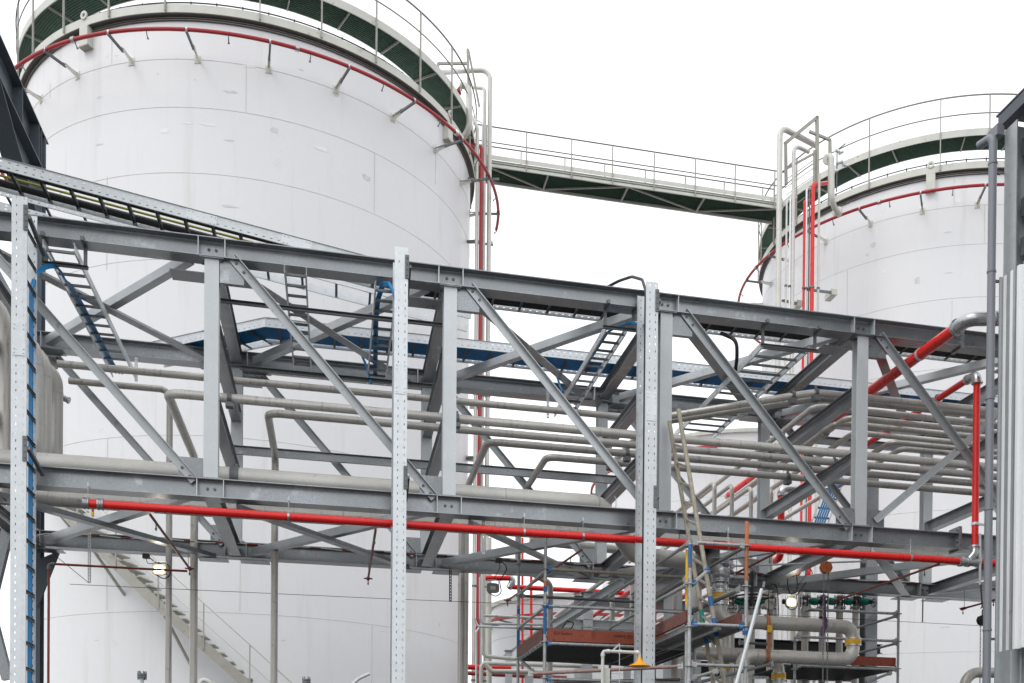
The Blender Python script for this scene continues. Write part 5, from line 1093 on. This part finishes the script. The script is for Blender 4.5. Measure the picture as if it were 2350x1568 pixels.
# ---- second fire line, conduits and small pipes left behind the open scaffold
t = thing('fire_main', A(1168, 1351, Y=22), 'second bright red horizontal fire pipe behind the open scaffold', 'fire pipe', GR)
p, q = A(1166, 1350, Y=22), A(1448, 1362, Y=22); p.z = q.z
MB().tube([p, q], .052, 14).build('pipe_run', 'red', t); MB().tube([A(1114, 1327, Y=22), A(1170, 1327, Y=22)], .055, 14).build('pipe_run', 'red', t)
MB().tube([A(1170, 1327, Y=22), A(1180, 1330, Y=22), A(1168, 1350, Y=22)], .07, 14, .08).build('elbow', 'chrome', t)
Yz = 22.5
def zp(pts, r, m, lab, Y=Yz, fil=.12): pipe([A(u, v, Y=Y) for u, v in pts], r, m, lab, fil, (), None, 'small pipes left behind the open scaffold')
pipe([A(1216, 1240, Y=19.2), A(1425, 1262, Y=19.2)], .085, 'steel', 'grey pipe under the rear chord joining the bent pipe behind the open scaffold', .1)
zp([(1102, 1325), (1102, 1431), (1250, 1434)], .026, 'galv2', 'thin silver conduit bending right behind the open scaffold, upper')
zp([(1088, 1418), (1096, 1438), (1190, 1441)], .026, 'galv2', 'thin silver conduit bending right behind the open scaffold, lower', fil=.08)
zp([(1093, 1700), (1093, 1450), (1100, 1441)], .022, 'galv2', 'thin silver conduit dropping to the ground left behind the open scaffold')
zp([(1111, 1413), (1304, 1422)], .032, 'tankc', 'thin cream pipe running level behind the open scaffold')
zp([(1108, 1235), (1108, 1506), (1190, 1513)], .042, 'tankc', 'cream pipe coming straight down and bending right below the scaffold board', 22.7)
zp([(1122, 1235), (1122, 1490), (1124, 1700)], .06, 'tankc', 'widest cream vertical pipe right of the grey poles', 23.2)
zp([(1104, 1700), (1104, 1522), (1372, 1530)], .046, 'tankc', 'cream pipe turning right low behind the scaffold, upper of two')
zp([(1112, 1522), (1128, 1541), (1296, 1542)], .050, 'tankc', 'cream pipe turning right low behind the scaffold, lower of two', 22.2)
zp([(1070, 1531), (1172, 1534)], .06, 'red', 'short red pipe low beside the grey poles', 23.5)
zp([(1072, 1545), (1300, 1556)], .05, 'redo', 'dark red pipe lowest behind the open scaffold', 24.5)
zp([(1199, 1235), (1199, 1700)], .03, 'red', 'thin red vertical pipe right behind the left scaffold standard', 26)
zp([(1219, 1300), (1219, 1500)], .035, 'red', 'bright red vertical pipe behind the open scaffold', 25.5)
for k, u in enumerate((1056, 1063, 1072)): pipe([A(u, 1190, Y=19.6+.1*k), A(u, 1190, Y=19.6+.1*k)*V((1, 1, 0)).x*0+V((A(u, 1190, Y=19.6+.1*k).x, 19.6+.1*k, .1))], (.03, .03, .04)[k], 'steel', 'slim grey pole at the right edge of the left tank, %s' % ('leftmost', 'middle', 'rightmost')[k], .1, (), None, 'slim poles by the left tank')
# small pipes with bent tops above the right bottom chord
for k, (u, v) in enumerate(((1640, 1106), (1680, 1112), (1724, 1118), (1770, 1120))):
    p = A(u, v, Y=19.6); pipe([(p.x, 27, p.z), (p.x, 19.6, p.z), (p.x, 19.6, .1)], .042, 'steel', 'small grey pipe bending down behind the rear truss, %s from the left' % ('first', 'second', 'third', 'fourth')[k], .14, (), None, 'small bent pipes behind the rear truss')
p = A(1793, 1132, Y=20.5)
t = thing('fire_riser', (p.x, 20.5, p.z-1.4), 'short red vertical fire pipe with a silver elbow behind the rear truss', 'fire pipe', GR)
MB().tube([(p.x, 24, p.z-1.35), (p.x, 20.5, p.z-1.35), (p.x, 20.5, p.z-.05)], .075, 14, .15).build('pipe_run', 'red', t); MB().tube([(p.x, 20.5, p.z-.06), (p.x, 20.5, p.z+.10), (p.x+.22, 20.5, p.z+.12)], .09, 14, .14).build('elbow', 'chrome', t)
MB().tube([(p.x+.2, 20.5, p.z+.12), (p.x+.75, 20.5, p.z+.16)], .05, 12).build('pipe_run', 'chrome', t)
# blue cable ladder climbing behind the fourth post
a, c = A(1858, 1215, Y=19.4), A(1926, 1040, Y=20.4)
t = ladder(a-(c-a)*.15, c, X_, .34, (c-a).cross(X_).normalized(), .09, .3, 'steep cable ladder with blue cables behind the fourth post', maxr=30)
for k in range(5): cable([a-(c-a)*.15+X_*(.06+.05*k), c+X_*(.06+.05*k)], .02, 'blue', 'blue cable on the steep ladder behind the fourth post, %s' % ('first', 'second', 'third', 'fourth', 'fifth')[k], n=6, gr='blue cables on the steep ladder')
# ---- bits at the bottom left
def stub(u, v, Y, lab):
    p = A(u, v, Y=Y); t = thing('flanged_stub', (p.x, Y, 0), lab, 'pipe', 'flanged pipe stubs at the bottom edge')
    MB().tube([(p.x, Y, 0), (p.x, Y, p.z-.03)], .022, 12).build('pipe_run', 'galv2', t)
    b = MB(); b.lathe((p.x, Y, p.z-.03), Z_, [(.02, 0), (.055, 0), (.055, .02), (.02, .02), (.02, .03), (.055, .03), (.055, .05), (.02, .05)], 16)
    for j in range(6): a_ = j*1.047; b.tube([(p.x+.045*math.cos(a_), Y+.045*math.sin(a_), p.z-.055), (p.x+.045*math.cos(a_), Y+.045*math.sin(a_), p.z+.05)], .007, 5)
    b.build('flange', 'zincd', t)
stub(326, 1550, 13.5, 'short flanged pipe stub at the bottom, in front of the left tank'); stub(703, 1562, 14.5, 'short flanged pipe stub at the bottom, near the foot of the tank stair')
zp([(460, 1700), (460, 1556), (486, 1568), (486, 1700)], .03, 'tankc', 'white bent pipe peeping over the bottom edge beside the grey pole', 14.2, .08)
zp([(800, 1580), (822, 1558), (848, 1546)], .022, 'galv2', 'short silver rail rising at the bottom edge in front of the left tank', 13.4, .05)
t = pipe([A(1980, 1700, Y=16.6)]*1+[A(2215, 1700, Y=16.3), A(2215, 1562, Y=16.3), A(2262, 1530, Y=16.3), A(2330, 1532, Y=16.3)], .10, 'steel', 'large grey pipe bend low beside the drainpipe', .3) if 0 else pipe([A(2213, 1700, Y=16.3), A(2213, 1543, Y=16.3), A(2330, 1545, Y=16.3)], .09, 'steel', 'large grey pipe bend low beside the drainpipe', .28)
t = thing('wall_spotlight', A(150, 912, Y=17.6), 'small silver spotlight poking out right of the fat risers', 'lamp')
p = A(148, 912, Y=17.6); MB().lathe(p-X_*.05, X_-Z_*.4, [(.03, 0), (.045, .01), (.045, .10), (.055, .11), (.05, .13)], 16).build('body', 'chrome', t)

# ================================================================ more clutter round the scaffold
a = A(1652, 1252, Y=14.95); one(MB().hb((a.x, 14.95, a.z-.06), (a.x, 19.5, a.z-.06), .26, .2, .012, .008), 'steel_beam', 'galv', 'short grey beam slanting back just behind the leaning ladder', 'beam')
t = thing('ratchet_strap', A(1757, 1470, Y=15.7), 'rusty brown strap holding the two large pipes together', 'lifting strap')
for zc in (A(1757, 1429, Y=YP).z, zlo):
    x = A(1758, 1450, Y=YP).x; MB().lathe((x-.03, YP, zc), X_, [(RP+.002, 0), (RP+.012, 0), (RP+.012, .06), (RP+.002, .06)], 24, cap=False).build('loop', 'rust', t)
MB().bar((x, YP-RP-.012, zlo), (x, YP-RP-.012, A(1757, 1429, Y=YP).z), .055, .010, Y_).build('webbing', 'rust', t)
MB().box(x-.04, x+.04, YP-RP-.05, YP-RP-.018, zlo+.36, zlo+.48).build('ratchet', 'yel', t)
tub = [((1501, 1374), 16.0, (1573, 1330), 13.6, 'dark scaffold tube sloping up to the left standard of the corner scaffold', 'zincd'),
       ((1501, 1385), 15.8, (1574, 1344), 13.3, 'pale scaffold tube sloping just below the dark one at the corner scaffold', 'scaf'),
       ((1584, 1400), 14.6, (1700, 1351), 13.0, 'scaffold tube slanting across the ladder to the orange topped standard', 'scaf'),
       ((1586, 1557), 13.4, (1652, 1538), 13.1, 'scaffold tube low between the standards of the corner scaffold', 'scaf'),
       ((1597, 1568), 14.2, (1775, 1523), 15.2, 'dark scaffold tube passing low under the lower large pipe', 'zincd'),
       ((1255, 1566), 15.6, (1574, 1560), 15.6, 'dark rear ledger at the bottom of the open scaffold', 'zincd'),
       ((1189, 1512), 17.1, (1455, 1527), 17.1, 'rear ledger under the open scaffold deck', 'zincd'),
       ((1834, 1400), 17.3, (1930, 1402), 17.3, 'scaffold tube level behind the right flood lamp', 'zincd'),
       ((1692, 1474), 16.8, (1775, 1480), 16.8, 'thin dark ledger with a blue end between the large pipes', 'zincd')]
for a, ya_, c, yc_, lab, m in tub: ledg(A(*a, Y=ya_), A(*c, Y=yc_), lab, m=m, nm='scaffold_tube')
p, q = A(1667, 1556, Y=16.2), A(1764, 1558, Y=16.2); q.z = p.z
one(MB().perf(p, q, Z_, .05, rows=(.5,), pitch=.06), 'slotted_strip', 'galv2', 'pale slotted strip lying level below the lower large pipe', 'slotted strut')
for k, (u, v0, v1, Y, lab) in enumerate(((1700, 1395, 1420, 17.4, 'left of the orange topped standard'), (1772, 1340, 1420, 17.6, 'right of the loose galvanised tube'), (1815, 1290, 1360, 17.7, 'above the right flood lamp'), (1300, 1425, 1443, 17.5, 'behind the red brown toe board'))):
    c0, c1 = A(u, v0, Y=Y), A(u+12, v1, Y=Y); soft([c0, c0+V((.10, 0, -.02)), c1+V((.05, .05, .1)), c1, c1-V((.15, 0, .05)), c0-V((.08, 0, .15)), c0], .010, 'black', 'loop of black hose hanging %s' % lab, cat='hose', nm='hose', gr='black hose loops')
for k, u in enumerate((1822, 1838, 1856)):
    p = A(u, 1300, Y=21.2); t = thing('riser_pipe', (p.x, 21.2, .05), 'pale pipe standing behind the valves, %s from the left' % ('first', 'second', 'third')[k], 'pipe', 'pale pipes behind the valves'); MB().tube([(p.x, 21.2, .05), (p.x, 21.2, 6.2), (p.x, 27, 6.2)], .06, 12, .2).build('pipe_run', 'steell', t)
t = thing('tee_valve', A(1766, 1383, Y=17.6), 'round flanged blind end facing the camera beside the pipe bank valves', 'valve')
p = A(1766, 1387, Y=17.9); MB().lathe(p, -Y_, [(.05, -.3), (.05, 0), (.10, 0), (.10, .03), (.045, .03), (.045, .01)], 20).build('flange', 'steel', t)
# ---------------------------------------------------------------- every other top-level object is a thing
for o in COL.objects:
    if o.parent is None and o.type in ('MESH', 'EMPTY') and not o.get('kind'): o['kind'] = 'thing'
